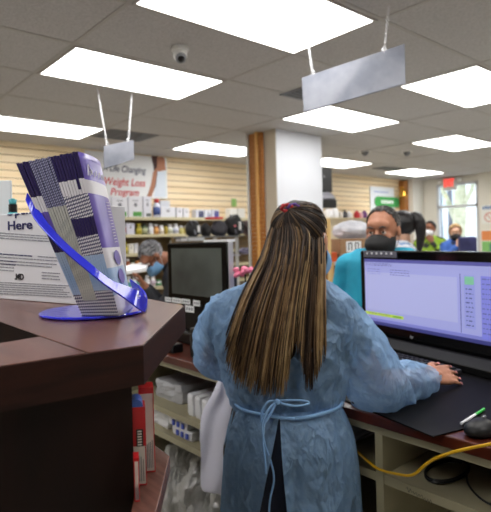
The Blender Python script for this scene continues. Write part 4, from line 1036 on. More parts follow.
# side shelf unit with the brown carton
sd0 = at(334, 262, 3.7); sd1 = at(375, 262, 3.7)
uM = Matrix.Translation((sd0.x, sd0.y, 0)) @ Matrix.Rotation(math.atan2(sd1.y-sd0.y, sd1.x-sd0.x), 4, 'Z'); uw = (Vector((sd1.x, sd1.y, 0))-Vector((sd0.x, sd0.y, 0))).length
zsh = at(345, 262, 3.7).z
un = thing('store_shelf_unit', 'grey metal shelf unit carrying the brown carton', 'shelf unit', tuple(uM @ Vector((uw/2, .2, 0))))
for z in (.1, .55, zsh-.24, zsh): MB().box(0, 0, z-.022, uw, .40, z, uM).build('shelf', mat('grey_shelf', (206, 204, 206), .5), un)
MB().box(0, .401, 0, uw, .415, zsh+.02, uM).build('back_panel', mat('brownish_panel', (96, 84, 70), .6), un)
for x_ in (-.021, uw+.001): MB().box(x_, 0, 0, x_+.02, .415, zsh, uM).build('side_panel', pine, un)
t = thing('brown_carton', 'brown cardboard carton with a white symbol label, left of the man in turquoise', 'box', tuple(uM @ Vector((.2, .2, zsh+.0005))))
kraft = mat('kraft_board', (150, 116, 84), .7, c2=(162, 128, 94), scale=8)
zk = at(345, 238.7, 3.72).z; c0 = .055; c1 = .285
MB().box(c0, .03, zsh+.0005, c1, .33, zk, uM).build('carton', kraft, t, bevel=.004)
MB().box(c0+.045, .028, zsh+.07, c0+.155, .0297, zsh+.15, uM).build('label', white, t)
mb = MB()
for k in range(2):
    x_ = c0+.06+.05*k; mb.box(x_, .0265, zsh+.085, x_+.006, .0278, zsh+.14, uM); mb.box(x_+.022, .0265, zsh+.085, x_+.028, .0278, zsh+.14, uM); mb.box(x_+.0065, .0265, zsh+.132, x_+.0215, .0278, zsh+.14, uM)
mb.build('handling_symbol', black, t)
mb = MB(); mb.poly([uM @ Vector(p) for p in ((c0+.20, .0275, zsh+.11), (c0+.25, .0275, zsh+.11), (c0+.225, .0275, zsh+.16))]); mb.build('triangle_mark', black, t)
bc_ = uM @ Vector((.20, .18, zk+.001)); zbb = at(354, 219, 3.8).z
bg = bag(bc_.x, bc_.y, zk+.001, .155, .13, (zbb-zk)/2*.86, 'white plastic wrapped bundle on the brown carton', 12, m=sheer('white_film', (206, 208, 216), .93, .3, c2=(236, 236, 242), scale=14), name='wrapped_bundle', cat='bundle', group='wrapped bundles in the shop')
mb = MB().box(.005, .06, zsh+.0005, .04, .2, zsh+.07, uM); single(mb, 'orange_box', mat('orange_pack', (232, 104, 52), .5), 'small orange box at the left of the brown carton', 'box', bevel=.003)
for k, (c, lab) in enumerate((((196, 70, 60), 'red and white box under the carton shelf, left one'), ((214, 120, 90), 'salmon box under the carton shelf, second one'), ((160, 60, 60), 'dark red box under the carton shelf, third one'))):
    t = single(MB().box(.02+.09*k, .03, zsh-.2395, .10+.09*k, .2, zsh-.10, uM), 'store_box', mat('storebox_%d' % k, c, .5), lab, 'box', 'boxes below the brown carton', bevel=.003)
    MB().box(.03+.09*k, .0285, zsh-.19, .09+.09*k, .0297, zsh-.14, uM).build('label', white, t)
# far goods under the slatted wall on the right
fs = thing('wall_ledge', 'pale ledge of shelves under the far slatted wall, holding small coloured goods', 'shelf', (8.9, 6.05, 0))
zf = onp(360, 218, 1, 5.95).z
MB().box(7.2, 5.93, zf-.025, 10.5, YB-.0225, zf).build('board', shelfm, fs); MB().box(7.2, 6.0, 0, 10.5, YB-.0225, zf-.026).build('cabinet', mat('pale_cabinet', (206, 190, 160), .6), fs)
random.seed(21)
for k, (pa, pb, pt, c, lab) in enumerate(((328, 334, 208, (228, 228, 232), 'white packet on the far ledge nearest the column'), (335, 340, 206, (232, 232, 236), 'tall white packet on the far ledge'), (341, 345, 211, (220, 214, 206), 'short cream packet on the far ledge'), (346, 349.5, 210, (60, 60, 66), 'small black packet on the far ledge'),
        (350, 354, 211, (224, 222, 226), 'pale packet left of the red bottle on the far ledge'), (358, 361.5, 210.5, (196, 40, 52), 'red bottle shaped packet on the far ledge'), (362, 365, 212, (226, 180, 190), 'pink packet between the red and the violet one'), (365.5, 369, 210.5, (104, 50, 120), 'violet packet on the far ledge by the man in turquoise'))):
    a, b = onp(pa, 214, 1, 6.0), onp(pb, 214, 1, 6.0); h = max(.05, onp(pa, pt, 1, 6.0).z-zf)
    r = (b.x-a.x)/2
    single(MB().lathe([(r*.9, 0), (r, .02), (r, h*.7), (r*.5, h*.85), (r*.4, h)], ((a.x+b.x)/2, 6.07, zf+.0005), 10), 'store_item', mat('item_%d' % k, c, .5), lab, 'packet', 'small goods on the far ledge', smooth=True)

# ================================================================ people
def basis(origin, yaw, pitch=0, roll=0, s=1.0):
    """local frame: x to the person's right, y the way they face, z up; yaw is the facing direction measured from world +X"""
    return Matrix.Translation(origin) @ Matrix.Rotation(yaw-PI/2, 4, 'Z') @ Matrix.Rotation(pitch, 4, 'X') @ Matrix.Rotation(roll, 4, 'Y') @ Matrix.Scale(s, 4)
def head_blobs(mb, M, s):
    R3 = M.to_3x3().normalized()
    def E_(c, r): mb.ball(M @ Vector(c), tuple(v*s for v in r), R3, 12)
    E_((0, -.012, .035), (.076, .096, .090)); E_((0, .022, -.03), (.062, .072, .078)); E_((0, .045, -.082), (.036, .040, .028))
    E_((0, .07, .04), (.056, .026, .034))                       # brow
    mb.cap(M @ Vector((0, .086, .008)), .010*s, M @ Vector((0, .110, -.030)), .015*s)   # nose
    E_((-.017, .096, -.034), (.010, .012, .008)); E_((.017, .096, -.034), (.010, .012, .008))
    for k in (-1, 1):
        E_((k*.044, .066, -.022), (.020, .022, .020))
        E_((k*.078, -.006, -.002), (.010, .020, .032))
    mb.cap(M @ Vector((-.02, .087, -.062)), .009*s, M @ Vector((.02, .087, -.062)), .009*s)
def face_parts(M, s, body, iris=(40, 26, 18), brow=blackhair):
    R3 = M.to_3x3().normalized(); ew = mat('eye_white', (222, 214, 206), .3); ei = mat('iris_%d' % iris[0], iris, .2)
    for k in (-1, 1):
        e = MB().ball(M @ Vector((k*.031, .079, .006)), .0125*s, None, 8).build('eye', ew, body, smooth=True)
        MB().ball(M @ Vector((k*.031, .0875, .006)), .0062*s, None, 8).build('iris', ei, e, smooth=True)
        MB().tube([M @ Vector(p) for p in ((k*.014, .098, .028), (k*.031, .098, .034), (k*.05, .086, .028))], [.003*s, .0042*s, .0022*s], 6).build('eyebrow', brow, body, smooth=True)
        MB().tube([M @ Vector(p) for p in ((k*.018, .089, .012), (k*.031, .0925, .016), (k*.045, .084, .010))], [.003*s, .004*s, .003*s], 6).build('eyelid', body.data.materials[0], body, smooth=True)
def mask(M, s, m, body, top=-.012, bot=-.112):
    mb = MB(); rows = []
    for j in range(9):
        v = j/8; z = top+(bot-top)*v; row = []
        for k in range(17):
            a = -1.25+2.5*k/16; bul = math.sin(PI*min(1, v*1.05))**.7
            r = .073+.004*bul+(.044*bul+.016)*math.cos(a)**3*(1 if v < .9 else .8); zz = z-.010*abs(math.sin(a))*(1-2*v)
            if v == 0: zz += .012*math.cos(a)**8
            row.append(M @ Vector((r*math.sin(a)*(1.02-.18*v), .008+r*math.cos(a)*(1.05-.05*v)+.0015*math.sin(v*22)*math.cos(a), zz)))
        rows.append(row)
    mb.loft(rows, False); o = mb.build('face_mask', m, body, smooth=True); sd = o.modifiers.new('s', 'SOLIDIFY'); sd.thickness = .0025*s; sd.offset = 1
    for k in (-1, 1):
        MB().tube([M @ Vector(p) for p in ((k*.070, .03, -.024), (k*.079, .008, .008), (k*.082, -.010, .026), (k*.083, -.024, .004), (k*.078, -.01, -.036), (k*.068, .03, -.088))], .0013*s, 5).build('ear_loop', whitep if m is not blackmask else blackmask, o)
    return o
def hand(mb, wrist, palm_dir, up_, s=1, curl=.5, side=1, spread=.13, rr=.0085):
    """palm, four fingers of unequal length and a thumb; side=1 right hand, palm facing -up_"""
    d = Vector(palm_dir).normalized(); u = Vector(up_); u = (u-d*u.dot(d)).normalized(); lat = d.cross(u)*side   # thumb side = -lat
    w0 = Vector(wrist)
    for k in (-.030, -.010, .012, .031): mb.cap(w0+lat*k*.6*s, .014*s, w0+d*.082*s+lat*k*s-u*.002*s, .0115*s, 8)
    mb.cap(w0, .023*s, w0+d*.04*s, .02*s, 8)
    tips = []
    for i, (k, L) in enumerate(((-.032, .070), (-.011, .080), (.011, .074), (.031, .058))):
        base = w0+d*.080*s+lat*k*s; dd = (d+lat*(k/.031)*spread).normalized(); p = base; a = .12; ang = curl
        for j, f_ in enumerate((.45, .31, .24)):
            dv = dd*math.cos(a)-u*math.sin(a); q = p+dv*L*f_*s; mb.cap(p, rr*s*(1-.08*j), q, rr*s*(.93-.08*j), 8); p = q; a += ang
        tips.append((p, dv, u))
    b = w0+d*.022*s-lat*.022*s; m1 = b+(d*.75-lat*.75-u*.25).normalized()*.042*s; m2 = m1+(d*.95-lat*.25-u*.3).normalized()*.032*s; m3 = m2+(d-u*.25).normalized()*.022*s
    mb.cap(b, .015*s, m1, .011*s, 8); mb.cap(m1, .0105*s, m2, .0095*s, 8); mb.cap(m2, .0095*s, m3, .008*s, 8); tips.append((m3, (m3-m2).normalized(), u))
    return tips
def nails(tips, m, body, s=1):
    for p, dv, u in tips:
        n_ = (u-dv*u.dot(dv)).normalized(); c = p+n_*.0062*s+dv*.001
        MB().ball(c, (.0052*s, .0068*s, .0016*s), Matrix((dv.cross(n_), dv, n_)).transposed(), 6).build('fingernail', m, body, smooth=True)
def hairshell(M, s, m, body, low=-.03, front=.055, th=1.0, seed=0, amp=.004, back=-.08):
    """short hair: a shell over the skull, cut along a hairline"""
    mb = MB(); R3 = M.to_3x3().normalized(); mb.ball((0, 0, 0), (1, 1, 1), None, 26)
    for v in mb.bm.verts:
        q = v.co; p = Vector((q.x*.082*th, -.014+q.y*.104*th, .038+q.z*.097*th)); n_ = noise.noise(q*9+Vector((seed, 0, 0)))*amp+noise.noise(q*23)*amp*.6; v.co = p+q*n_
    def cut(c):
        ff = (c.y+.03)/.1; ff = min(max(ff, 0), 1.2); zl = back+(low-back)*min(1, ff/.3) if ff < .3 else low+(front+.022-low)*min(1, (ff-.3)/.45)**.8
        if ff > 1.0: return True
        zl += .012*noise.noise(Vector((c.x*45, c.y*45, seed)))
        return c.z < zl
    bmesh.ops.delete(mb.bm, geom=[f for f in mb.bm.faces if cut(f.calc_center_median())], context='FACES')
    for v in mb.bm.verts: v.co = M @ v.co
    o = mb.build('hair', m, body, smooth=True); sd = o.modifiers.new('s', 'SOLIDIFY'); sd.thickness = .004*s; sd.offset = -1; return o
def scalp_strands(M, s, mats, hair, n=900, line=.10, seed=0, lo=-.03):
    """short hairs lying on the skull, ragged along the hairline, greyer towards the temples"""
    rnd = random.Random(seed); mb = MB(); c = Vector((0, -.014, .037)); r = Vector((.0775, .0985, .0925))
    k_ = 0
    while k_ < n:
        v = Vector((rnd.gauss(0, 1), rnd.gauss(0, 1), rnd.gauss(0, 1))).normalized(); p = Vector((v.x*r.x, v.y*r.y, v.z*r.z))+c
        ff = (p.y+.03)/.1; zl = -.07+(lo+.07)*min(1, max(0, ff)/.3) if ff < .3 else lo+(line-lo)*min(1, (ff-.3)/.45)**.8
        if p.z < zl+rnd.uniform(-.006, .012) or p.y > .072: continue
        k_ += 1; d = Vector((v.x*.25+rnd.uniform(-.35, .35), -.8+rnd.uniform(-.3, .3), -.35+rnd.uniform(-.3, .3))); d = (d-v*d.dot(v)).normalized()
        L = rnd.uniform(.014, .03); P_ = []
        for j in range(4):
            q = (v+d*(L*j/3)/.09).normalized(); P_.append(M @ (Vector((q.x*r.x, q.y*r.y, q.z*r.z))*(1.0+.03+.02*math.sin(j))+c))
        mb.mi = 1 if rnd.random() < (.22+.6*max(0, min(1, (.075-p.z)/.08))) else 0
        mb.tube(P_, [.0015*s, .0015*s, .0012*s, .0005*s], 4, cap=False)
    return mb.build('short_hairs', mats, hair)
def crop(mb, fn):
    bmesh.ops.delete(mb.bm, geom=[f for f in mb.bm.faces if fn(f.calc_center_median())], context='FACES'); return mb
def wrinkle(mb, amp, fr, seed=0, st=(1, 1, .45), pin=None):
    mb.bm.normal_update()
    for v in mb.bm.verts:
        p = Vector((v.co.x*st[0], v.co.y*st[1], v.co.z*st[2])); n_ = noise.noise(p*fr+Vector((seed, seed, 0)))+.5*noise.noise(p*fr*2.3+Vector((0, seed, 3)))-.35*abs(noise.noise(p*fr*1.4+Vector((5, seed, 0))))
        v.co += v.normal*amp*n_
    return mb
def standing(name, label, x, y, yaw, hgt, head_yaw, skin, top, legs, headz=None, hp=0, arms=None, voxel=.011, topname='shirt', shoulders=.19, roll=0, lean=(0, 0), long=False, s_head=1.0):
    """an upright person built in one skin, shirt and trousers as clothing over it"""
    k = hgt/1.70; s = 1.0*s_head; M = basis(Vector((x, y, 0)), yaw)
    def L(p): return M @ Vector((p[0]*k, p[1]*k, p[2]*k))
    root = thing('person', label, 'person', (x, y, 0))
    hz = 1.70*k-.125*s; hc_ = M @ Vector((lean[0], lean[1], hz)); HM_ = basis(hc_, head_yaw, hp, roll, s)
    mb = MB(); head_blobs(mb, HM_, s)
    nk = M @ Vector((lean[0]*.7, -.015+lean[1]*.7, 1.42*k)); mb.cap(nk, .055, HM_ @ Vector((0, -.02, -.05)), .050)
    sh = {}
    A = arms or {}
    def torso(mb, e, lo=.86, hi=1.40):
        for a_, b_, rx, rx2, off in ((lo, 1.02, .135, .125, 0), (1.02, 1.18, .125, .14, 0), (1.18, 1.36, .14, .12, 0)):
            for sx in (-1, 1): mb.cap(L((sx*(shoulders-.11)*.9, off, a_)), rx*.88*k+e, L((sx*(shoulders-.11), off, b_)), rx2*.88*k+e)
        for sx in (-1, 1): mb.cap(L((sx*.05, -.01, 1.38)), .07*k+e, L((sx*(shoulders-.02), -.01, 1.375)), .058*k+e)
    def armset(mb, e, sl=1.0, hands=True):
        for sx in (-1, 1):
            el, wr = A.get(sx, ((sx*(shoulders+.06), -.02, 1.10), (sx*(shoulders+.05), .06, .86)))
            S_ = L((sx*shoulders, -.01, 1.37)); E1 = L(el); W1 = L(wr)
            mb.cap(S_, .052*k+e, E1, .041*k+e)
            if sl > .5: mb.cap(E1, .040*k+e, E1.lerp(W1, .93 if e else 1), .028*k+e)
            if hands:
                dv = (W1-E1).normalized(); upv = M.to_3x3() @ Vector((0, 1, 0)) if abs(dv.z) > .7 else Vector((0, 0, 1)); 
                hand(mb, W1, dv, upv, k, .45, sx, rr=.0095)
    torso(mb, 0); armset(mb, 0)
    for sx in (-1, 1):
        mb.cap(L((sx*.09, 0, .88)), .09*k, L((sx*.10, .0, .48)), .058*k); mb.cap(L((sx*.10, 0, .48)), .057*k, L((sx*.10, -.02, .09)), .038*k)
        mb.cap(L((sx*.10, -.03, .05)), .036*k, L((sx*.11, .14, .035)), .032*k)
    body = fuse(mb, voxel*.8, 2).build('body', skin, root, smooth=True)
    mb = MB(); torso(mb, .012, .88); armset(mb, .012, A.get('sleeve', 1.0), False); c = fuse(mb, voxel, 2); wrinkle(c, .007, 7, x)
    nkz = 1.43*k
    crop(c, lambda f: (f-nk).length < .072); tp_ = c.build(topname, top, root, smooth=True)
    mb = MB()
    for sx in (-1, 1):
        mb.cap(L((sx*.085, 0, .90)), .108*k, L((sx*.10, 0, .48)), .078*k); mb.cap(L((sx*.10, 0, .48)), .078*k, L((sx*.10, -.02, .12)), .06*k)
        MB().cap(L((sx*.10, -.04, .05)), .046*k, L((sx*.11, .16, .042)), .040*k).build('shoe', black, root, smooth=True)
    tr2 = fuse(mb, voxel, 2).build('trousers', legs, root, smooth=True)
    return root, body, HM_, M, L, tp_

# man in turquoise across the counter
turq = mat('turquoise_cloth', (28, 160, 190), .7, c2=(22, 140, 172), scale=8)
jeans = mat('dark_trousers', (40, 44, 60), .8)
cx = at(383, 240, 2.72)
zt_ = at(384, 206.5, 2.72).z
fy = math.atan2(-cx.y, -cx.x)
root, body, HM_, M, L, tp_ = standing('person', 'older man in a turquoise shirt and black face mask behind the large monitor', cx.x, cx.y, fy-.05, zt_-.004, fy-.32, mat('skin_tan', (168, 112, 84), .5, c2=(182, 126, 98), scale=30), turq, jeans, hp=-.10, voxel=.010, shoulders=.21, s_head=1.05)
face_parts(HM_, 1.05, body, brow=greyhair); mask(HM_, 1.05, blackmask, body, top=-.014); hairshell(HM_, 1.05, greyhair, body, low=.0, front=.104, back=-.07, amp=.001, seed=2, th=.935)
scalp_strands(HM_, 1.05, [mat('hair_charcoal', (44, 42, 42), .5), mat('hair_ash', (138, 134, 132), .5)], [c for c in body.children if c.name.startswith('hair')][0], 1500, .105, 4, .0)
# woman with black ponytail behind him
cx = at(401, 240, 3.95); zt_ = at(403, 212, 3.95).z; fy = math.atan2(-cx.y, -cx.x)
ptop = mat('white_blue_print', (226, 228, 236), .7, c2=(120, 160, 210), scale=26, lo=.52, hi=.56)
root, body, HM_, M, L, tp_ = standing('person', 'person with a black ponytail and pale top behind the man in turquoise', cx.x, cx.y, fy-1.5, zt_, fy-1.9, skin_c, ptop, jeans, voxel=.012)
face_parts(HM_, 1, body); hairshell(HM_, 1, blackhair, body, low=.0, front=.06, back=-.10, th=1.05)
mb = MB(); P0 = HM_ @ Vector((0, -.10, .09)); mb.tube(curve_pts([P0+(HM_.to_3x3() @ Vector(d_)) for d_ in ((0, .03, -.01), (.0, -.01, .0), (0, -.035, -.03), (0, -.05, -.10), (0, -.045, -.20), (0, -.03, -.30))], 5), [.022+.020*math.sin(PI*min(1, i/25*1.1)) for i in range(26)], 12)
for v in mb.bm.verts: v.co += noise.noise_vector(v.co*30)*.006
mb.build('ponytail', blackhair, body, smooth=True)
MB().lathe([(.02, -.01), (.027, 0), (.02, .01)], P0, 14).build('hair_tie', black, body, smooth=True)

# two people waiting by the window
cx = at(430, 240, 8.0); zt_ = at(430.5, 221.5, 8.0).z; fy = math.atan2(-cx.y, -cx.x)
root, body, HM_, M, L, tp_ = standing('person', 'person in a lime green jacket and white face mask by the window', cx.x, cx.y, fy-.2, zt_, fy-.45, skin_b, mat('lime_jacket', (150, 190, 50), .7, c2=(40, 46, 40), scale=9, lo=.48, hi=.56), jeans, voxel=.016, arms={1: ((.27, .05, 1.12), (.24, .22, 1.0)), -1: ((-.25, .12, 1.12), (-.07, .14, 1.36))})
face_parts(HM_, 1, body); mask(HM_, 1, mat('white_mask_cloth', (226, 228, 232), .8), body); hairshell(HM_, 1, blackhair, body, low=.01, front=.08)
cx = at(455.5, 240, 7.6); zt_ = at(456, 225, 7.6).z; fy = math.atan2(-cx.y, -cx.x)
root, body, HM_, M, L, tp_ = standing('person', 'fair haired person in a blue jacket with a black face mask by the window', cx.x, cx.y, fy+.5, zt_, fy+.1, skin_c, mat('blue_jacket', (52, 96, 176), .7, c2=(30, 36, 60), scale=7, lo=.5, hi=.6), jeans, voxel=.016, arms={1: ((.26, .10, 1.12), (.06, .15, 1.36)), -1: ((-.25, .05, 1.12), (-.2, .2, 1.0))})
blond = mat('fair_hair', (176, 140, 92), .6, c2=(206, 172, 122), scale=40, stretch=(4, 4, .6))
face_parts(HM_, 1, body, brow=blond); mask(HM_, 1, blackmask, body); hairshell(HM_, 1, blond, body, low=-.09, front=.07, back=-.18, th=1.12)
# bar chair with navy back
cx = at(473, 240, 6.9); t = thing('padded_chair', 'tall chair with a dark blue padded back, right of the two by the window', 'chair', (cx.x, cx.y, 0))
fy = math.atan2(-cx.y, -cx.x); M = basis(Vector((cx.x, cx.y, 0)), fy+.6); zt_ = at(473, 236.5, 6.9).z
navyc = mat('navy_cloth', (40, 42, 84), .7, c2=(60, 62, 108), scale=8)
mb = MB().box(-.13, -.16, 1.0, .13, -.09, zt_, M); mb.build('backrest', navyc, t, bevel=.03, seg=4)
MB().box(-.2, -.16, .92, .2, .2, .99, M).build('seat', navyc, t, bevel=.02, seg=3)
for sx in (-1, 1):
    for sy in (-.13, .16): MB().tube([M @ Vector((sx*.17, sy, .92)), M @ Vector((sx*.2, sy*1.15, 0))], .014, 8).build('leg', chain, t)
MB().box(-.19, .15, .3, .19, .17, .32, M).build('foot_rail', chain, t)

# bending grey haired man at the wall shelves
hc_ = at(153, 256, 3.75); dirn = Vector((-.78, .625, 0))          # he faces to the left of the picture
root = thing('person', 'bending grey haired man in glasses, blue mask and dark jacket', 'person', (hc_.x+.25, hc_.y-.2, 0))
yaw = math.atan2(dirn.y, dirn.x)+.45; HM_ = basis(hc_, yaw, -1.0, .0, .93)
mb = MB(); head_blobs(mb, HM_, .93)
B0 = at(181, 268, 3.85); rv = Vector((.78, -.625, 0))
pel = Vector((B0.x+.30, B0.y-.22, .93)); chest = Vector((B0.x, B0.y, 1.16)); nkb = HM_ @ Vector((0, -.03, -.09))
fwd = dirn
def tor(mb, e):
    lat = Vector((.625, .78, 0))
    for sx in (-1, 1):
        mb.cap(pel+lat*sx*.07, .125+e, chest+lat*sx*.085, .125+e); mb.cap(chest+lat*sx*.05, .115+e, chest+lat*sx*.13+Vector((0, 0, .02))-rv*.03, .07+e)
AR = {-1: (Vector((0, 0, 0)), None)}
lat = Vector((.625, .78, 0)); armsP = []
for sx in (-1, 1):
    S_ = chest+lat*sx*.17+Vector((0, 0, .0))-rv*.03; E1 = S_-rv*.10+Vector((0, 0, -.26))+lat*sx*.02; W1 = at(134 if sx < 0 else 131, 268, 3.6 if sx < 0 else 3.95); 
    W1 = E1+(W1-E1).normalized()*.25; armsP.append((S_, E1, W1, sx))
tor(mb, 0); mb.cap(chest-rv*.04+Vector((0, 0, .04)), .07, nkb, .055)
for S_, E1, W1, sx in armsP:
    mb.cap(S_, .05, E1, .042); mb.cap(E1, .041, W1, .029); hand(mb, W1, (W1-E1).normalized(), Vector((0, 0, 1)), 1, .4, sx, rr=.0095)
foot = Vector((pel.x, pel.y, 0))
for sx in (-1, 1):
    hp_ = pel+lat*sx*.09; kn = Vector((hp_.x-.0, hp_.y, .5)); an = Vector((hp_.x+.02, hp_.y, .09)); mb.cap(hp_, .09, kn, .058); mb.cap(kn, .056, an, .04); mb.cap(an-Vector((0, 0, .04)), .036, an-rv*.16-Vector((0, 0, .05)), .03)
body = fuse(mb, .0095, 2).build('body', skin_b, root, smooth=True)
mb = MB(); tor(mb, .02); mb.cap(chest-rv*.02+Vector((0, 0, .03)), .09, nkb.lerp(chest, .35), .075)
for S_, E1, W1, sx in armsP: mb.cap(S_, .07, E1, .058); mb.cap(E1, .057, E1.lerp(W1, .9), .042)
c = fuse(mb, .012, 2); wrinkle(c, .008, 7, 3); c.build('jacket', mat('dark_jacket', (22, 24, 32), .7), root, smooth=True)
mb = MB()
for sx in (-1, 1):
    hp_ = pel+lat*sx*.085-Vector((0, 0, .02)); mb.cap(hp_, .11, Vector((hp_.x, hp_.y, .5)), .08); mb.cap(Vector((hp_.x, hp_.y, .5)), .08, Vector((hp_.x+.02, hp_.y, .12)), .06)
    an = Vector((hp_.x+.02, hp_.y, .05)); MB().cap(an, .046, an-rv*.17, .04).build('shoe', black, root, smooth=True)
fuse(mb, .013, 2).build('trousers', jeans, root, smooth=True)
face_parts(HM_, .93, body, brow=greyhair); mask(HM_, .93, bluemask, body, top=-.012); hairshell(HM_, .93, salthair, body, low=-.01, front=.07, back=-.085, amp=.001, th=.945)
scalp_strands(HM_, .93, [mat('hair_iron', (70, 70, 74), .5), mat('hair_silver', (170, 170, 174), .5)], [c for c in body.children if c.name.startswith('hair')][0], 1400, .09, 9, -.01)
mb = MB()
for k in (-1, 1):
    mb.tube([HM_ @ Vector((k*.033+.024*math.cos(a), .104, .004+.017*math.sin(a))) for a in [i*PI/7 for i in range(15)]], .0022, 5)
    mb.tube([HM_ @ Vector(p) for p in ((k*.057, .102, .008), (k*.078, .07, .01), (k*.083, -.01, .006), (k*.082, -.03, -.012))], .0022, 5)
mb.tube([HM_ @ Vector(p) for p in ((-.009, .106, .006), (.009, .106, .006))], .002, 5); mb.build('glasses', blackg, root)
# the paper tray he holds
pa, pb_ = at(121, 272, 3.62), at(146, 267.5, 3.58); q = (pb_-pa).normalized(); bk = Vector((.625, .78, 0))*.22+Vector((0, 0, .035))
mb = MB().loft([[pa, pb_, pb_+bk, pa+bk], [p_-Vector((0, 0, .028)) for p_ in (pa, pb_, pb_+bk, pa+bk)]], True, True)
single(mb, 'white_tray', white, 'flat white tray held by the bending grey haired man', 'tray', bevel=.004)

# ---------------------------------------------------------------- the gowned person at the counter
gown_m = sheer('blue_gown_cloth', (158, 200, 248), .72, .42, c2=(168, 208, 250), scale=60, crease=True)
scrub = mat('navy_scrubs', (16, 18, 36), .8)
wp = at(283, 400, 1.45); root = thing('person', 'person seen from behind in a sheer blue gown with long streaked brown hair', 'person', (wp.x, wp.y, 0))
fh = fw; rh = rt                       # away from the camera, and to the picture's right
hc_ = at(301, 243, 1.47); HM_ = basis(hc_, math.atan2(fh.y, fh.x)-.62, -.12, 0, .93)
P = lambda px, py, d: at(px, py, d)
neck = P(291, 283, 1.46); sL, sR = P(230, 312, 1.49), P(333, 311, 1.44)
eR, wR = P(376, 384, 1.50), P(428, 376.5, 1.645)
eL, wL = P(214, 358, 1.62), P(262, 372, 1.80)
def trunk(mb, e):
    c_ = P(284, 335, 1.475); w_ = P(286, 398, 1.475); h_ = P(284, 455, 1.475)
    for sx in (-1, 1):
        mb.cap(c_+rh*sx*.062, .094+e, w_+rh*sx*.055, .084+e); mb.cap(w_+rh*sx*.055, .085+e, h_+rh*sx*.072, .098+e)
    mb.cap(neck+rh*-.0-Vector((0, 0, .03)), .06+e, sL-Vector((0, 0, .0)), .050+e); mb.cap(neck-Vector((0, 0, .03)), .06+e, sR, .050+e)
    mb.cap(c_+rh*.09+Vector((0, 0, .03)), .075+e, sR, .045+e); mb.cap(c_-rh*.09+Vector((0, 0, .03)), .075+e, sL, .045+e)
    return h_
mb = MB(); head_blobs(mb, HM_, .90); mb.cap(neck-Vector((0, 0, .03)), .052, HM_ @ Vector((0, -.02, -.06)), .045)
hips = trunk(mb, 0)
mb.cap(sR, .050, eR, .040); mb.cap(eR, .040, wR, .026); mb.cap(sL, .050, eL, .040); mb.cap(eL, .040, wL, .026)
tR = P(461, 373.5, 1.70); hd = (tR-wR).normalized(); tips = hand(mb, wR+hd*.004, (hd+Vector((0, 0, .02))).normalized(), Vector((-.44, -.55, .70)), .90, .22, 1, spread=.09, rr=.0084)
hand(mb, wL, (wL-eL).normalized(), Vector((0, 0, 1)), .86, .4, -1)
for sx in (-1, 1):
    hp_ = hips+rh*sx*.085; kn = Vector((hp_.x, hp_.y, .46)); an = Vector((hp_.x, hp_.y, .09)); mb.cap(hp_, .088, kn, .056); mb.cap(kn, .055, an, .038); mb.cap(an-Vector((0, 0, .045)), .034, an+fh*.15-Vector((0, 0, .055)), .028)
body = fuse(mb, .0055, 2, .4).build('body', skin_a, root, smooth=True)
nails(tips, mat('pink_nail', (226, 150, 150), .3), body, 1)
face_parts(HM_, .9, body); mk = mask(HM_, .90, bluemask, body)
mb = MB(); trunk(mb, .010)
mb.cap(sR, .062, sR.lerp(eR, .45), .058); mb.cap(sL, .062, sL.lerp(eL, .45), .058)
c = fuse(mb, .009, 2); wrinkle(c, .004, 8, 2); crop(c, lambda f: (f-neck).length < .062 or f.z < .80); c.build('scrub_top', scrub, root, smooth=True)
mb = MB()
for sx in (-1, 1):
    hp_ = hips+rh*sx*.075; mb.cap(hp_+Vector((0, 0, .0)), .100, Vector((hp_.x, hp_.y, .5)), .085); mb.cap(Vector((hp_.x, hp_.y, .5)), .085, Vector((hp_.x, hp_.y, .12)), .066)
    an = Vector((hp_.x, hp_.y, .046)); MB().cap(an, .043, an+fh*.16, .038).build('shoe', black, root, smooth=True)
fuse(mb, .010, 2).build('scrub_trousers', scrub, root, smooth=True)
# gown: bodice and sleeves in one piece, then the skirt below the tie
mb = MB(); c_ = P(284, 335, 1.475); w_ = P(286, 401, 1.475)
for sx in (-1, 1): mb.cap(c_+rh*sx*.075, .128, w_+rh*sx*.060, .102)
mb.cap(neck-Vector((0, 0, .035)), .090, sL+Vector((0, 0, -.016)), .070); mb.cap(neck-Vector((0, 0, .035)), .090, sR+Vector((0, 0, -.014)), .070)
mR = sR.lerp(eR, .5)+rh*.012; mb.cap(sR-Vector((0, 0, .012)), .070, mR, .086); mb.cap(mR, .086, eR+Vector((0, 0, -.012)), .078); mb.cap(eR+Vector((0, 0, -.012)), .078, eR.lerp(wR, .6)-Vector((0, 0, .012)), .060); mb.cap(eR.lerp(wR, .6)-Vector((0, 0, .012)), .060, eR.lerp(wR, 1.12), .033)
mL = sL.lerp(eL, .5)-rh*.005; mb.cap(sL-Vector((0, 0, .012)), .070, mL, .076); mb.cap(mL, .076, eL, .064); mb.cap(eL, .066, eL.lerp(wL, .96), .040)
c = fuse(mb, .0075, 4); zw = w_.z

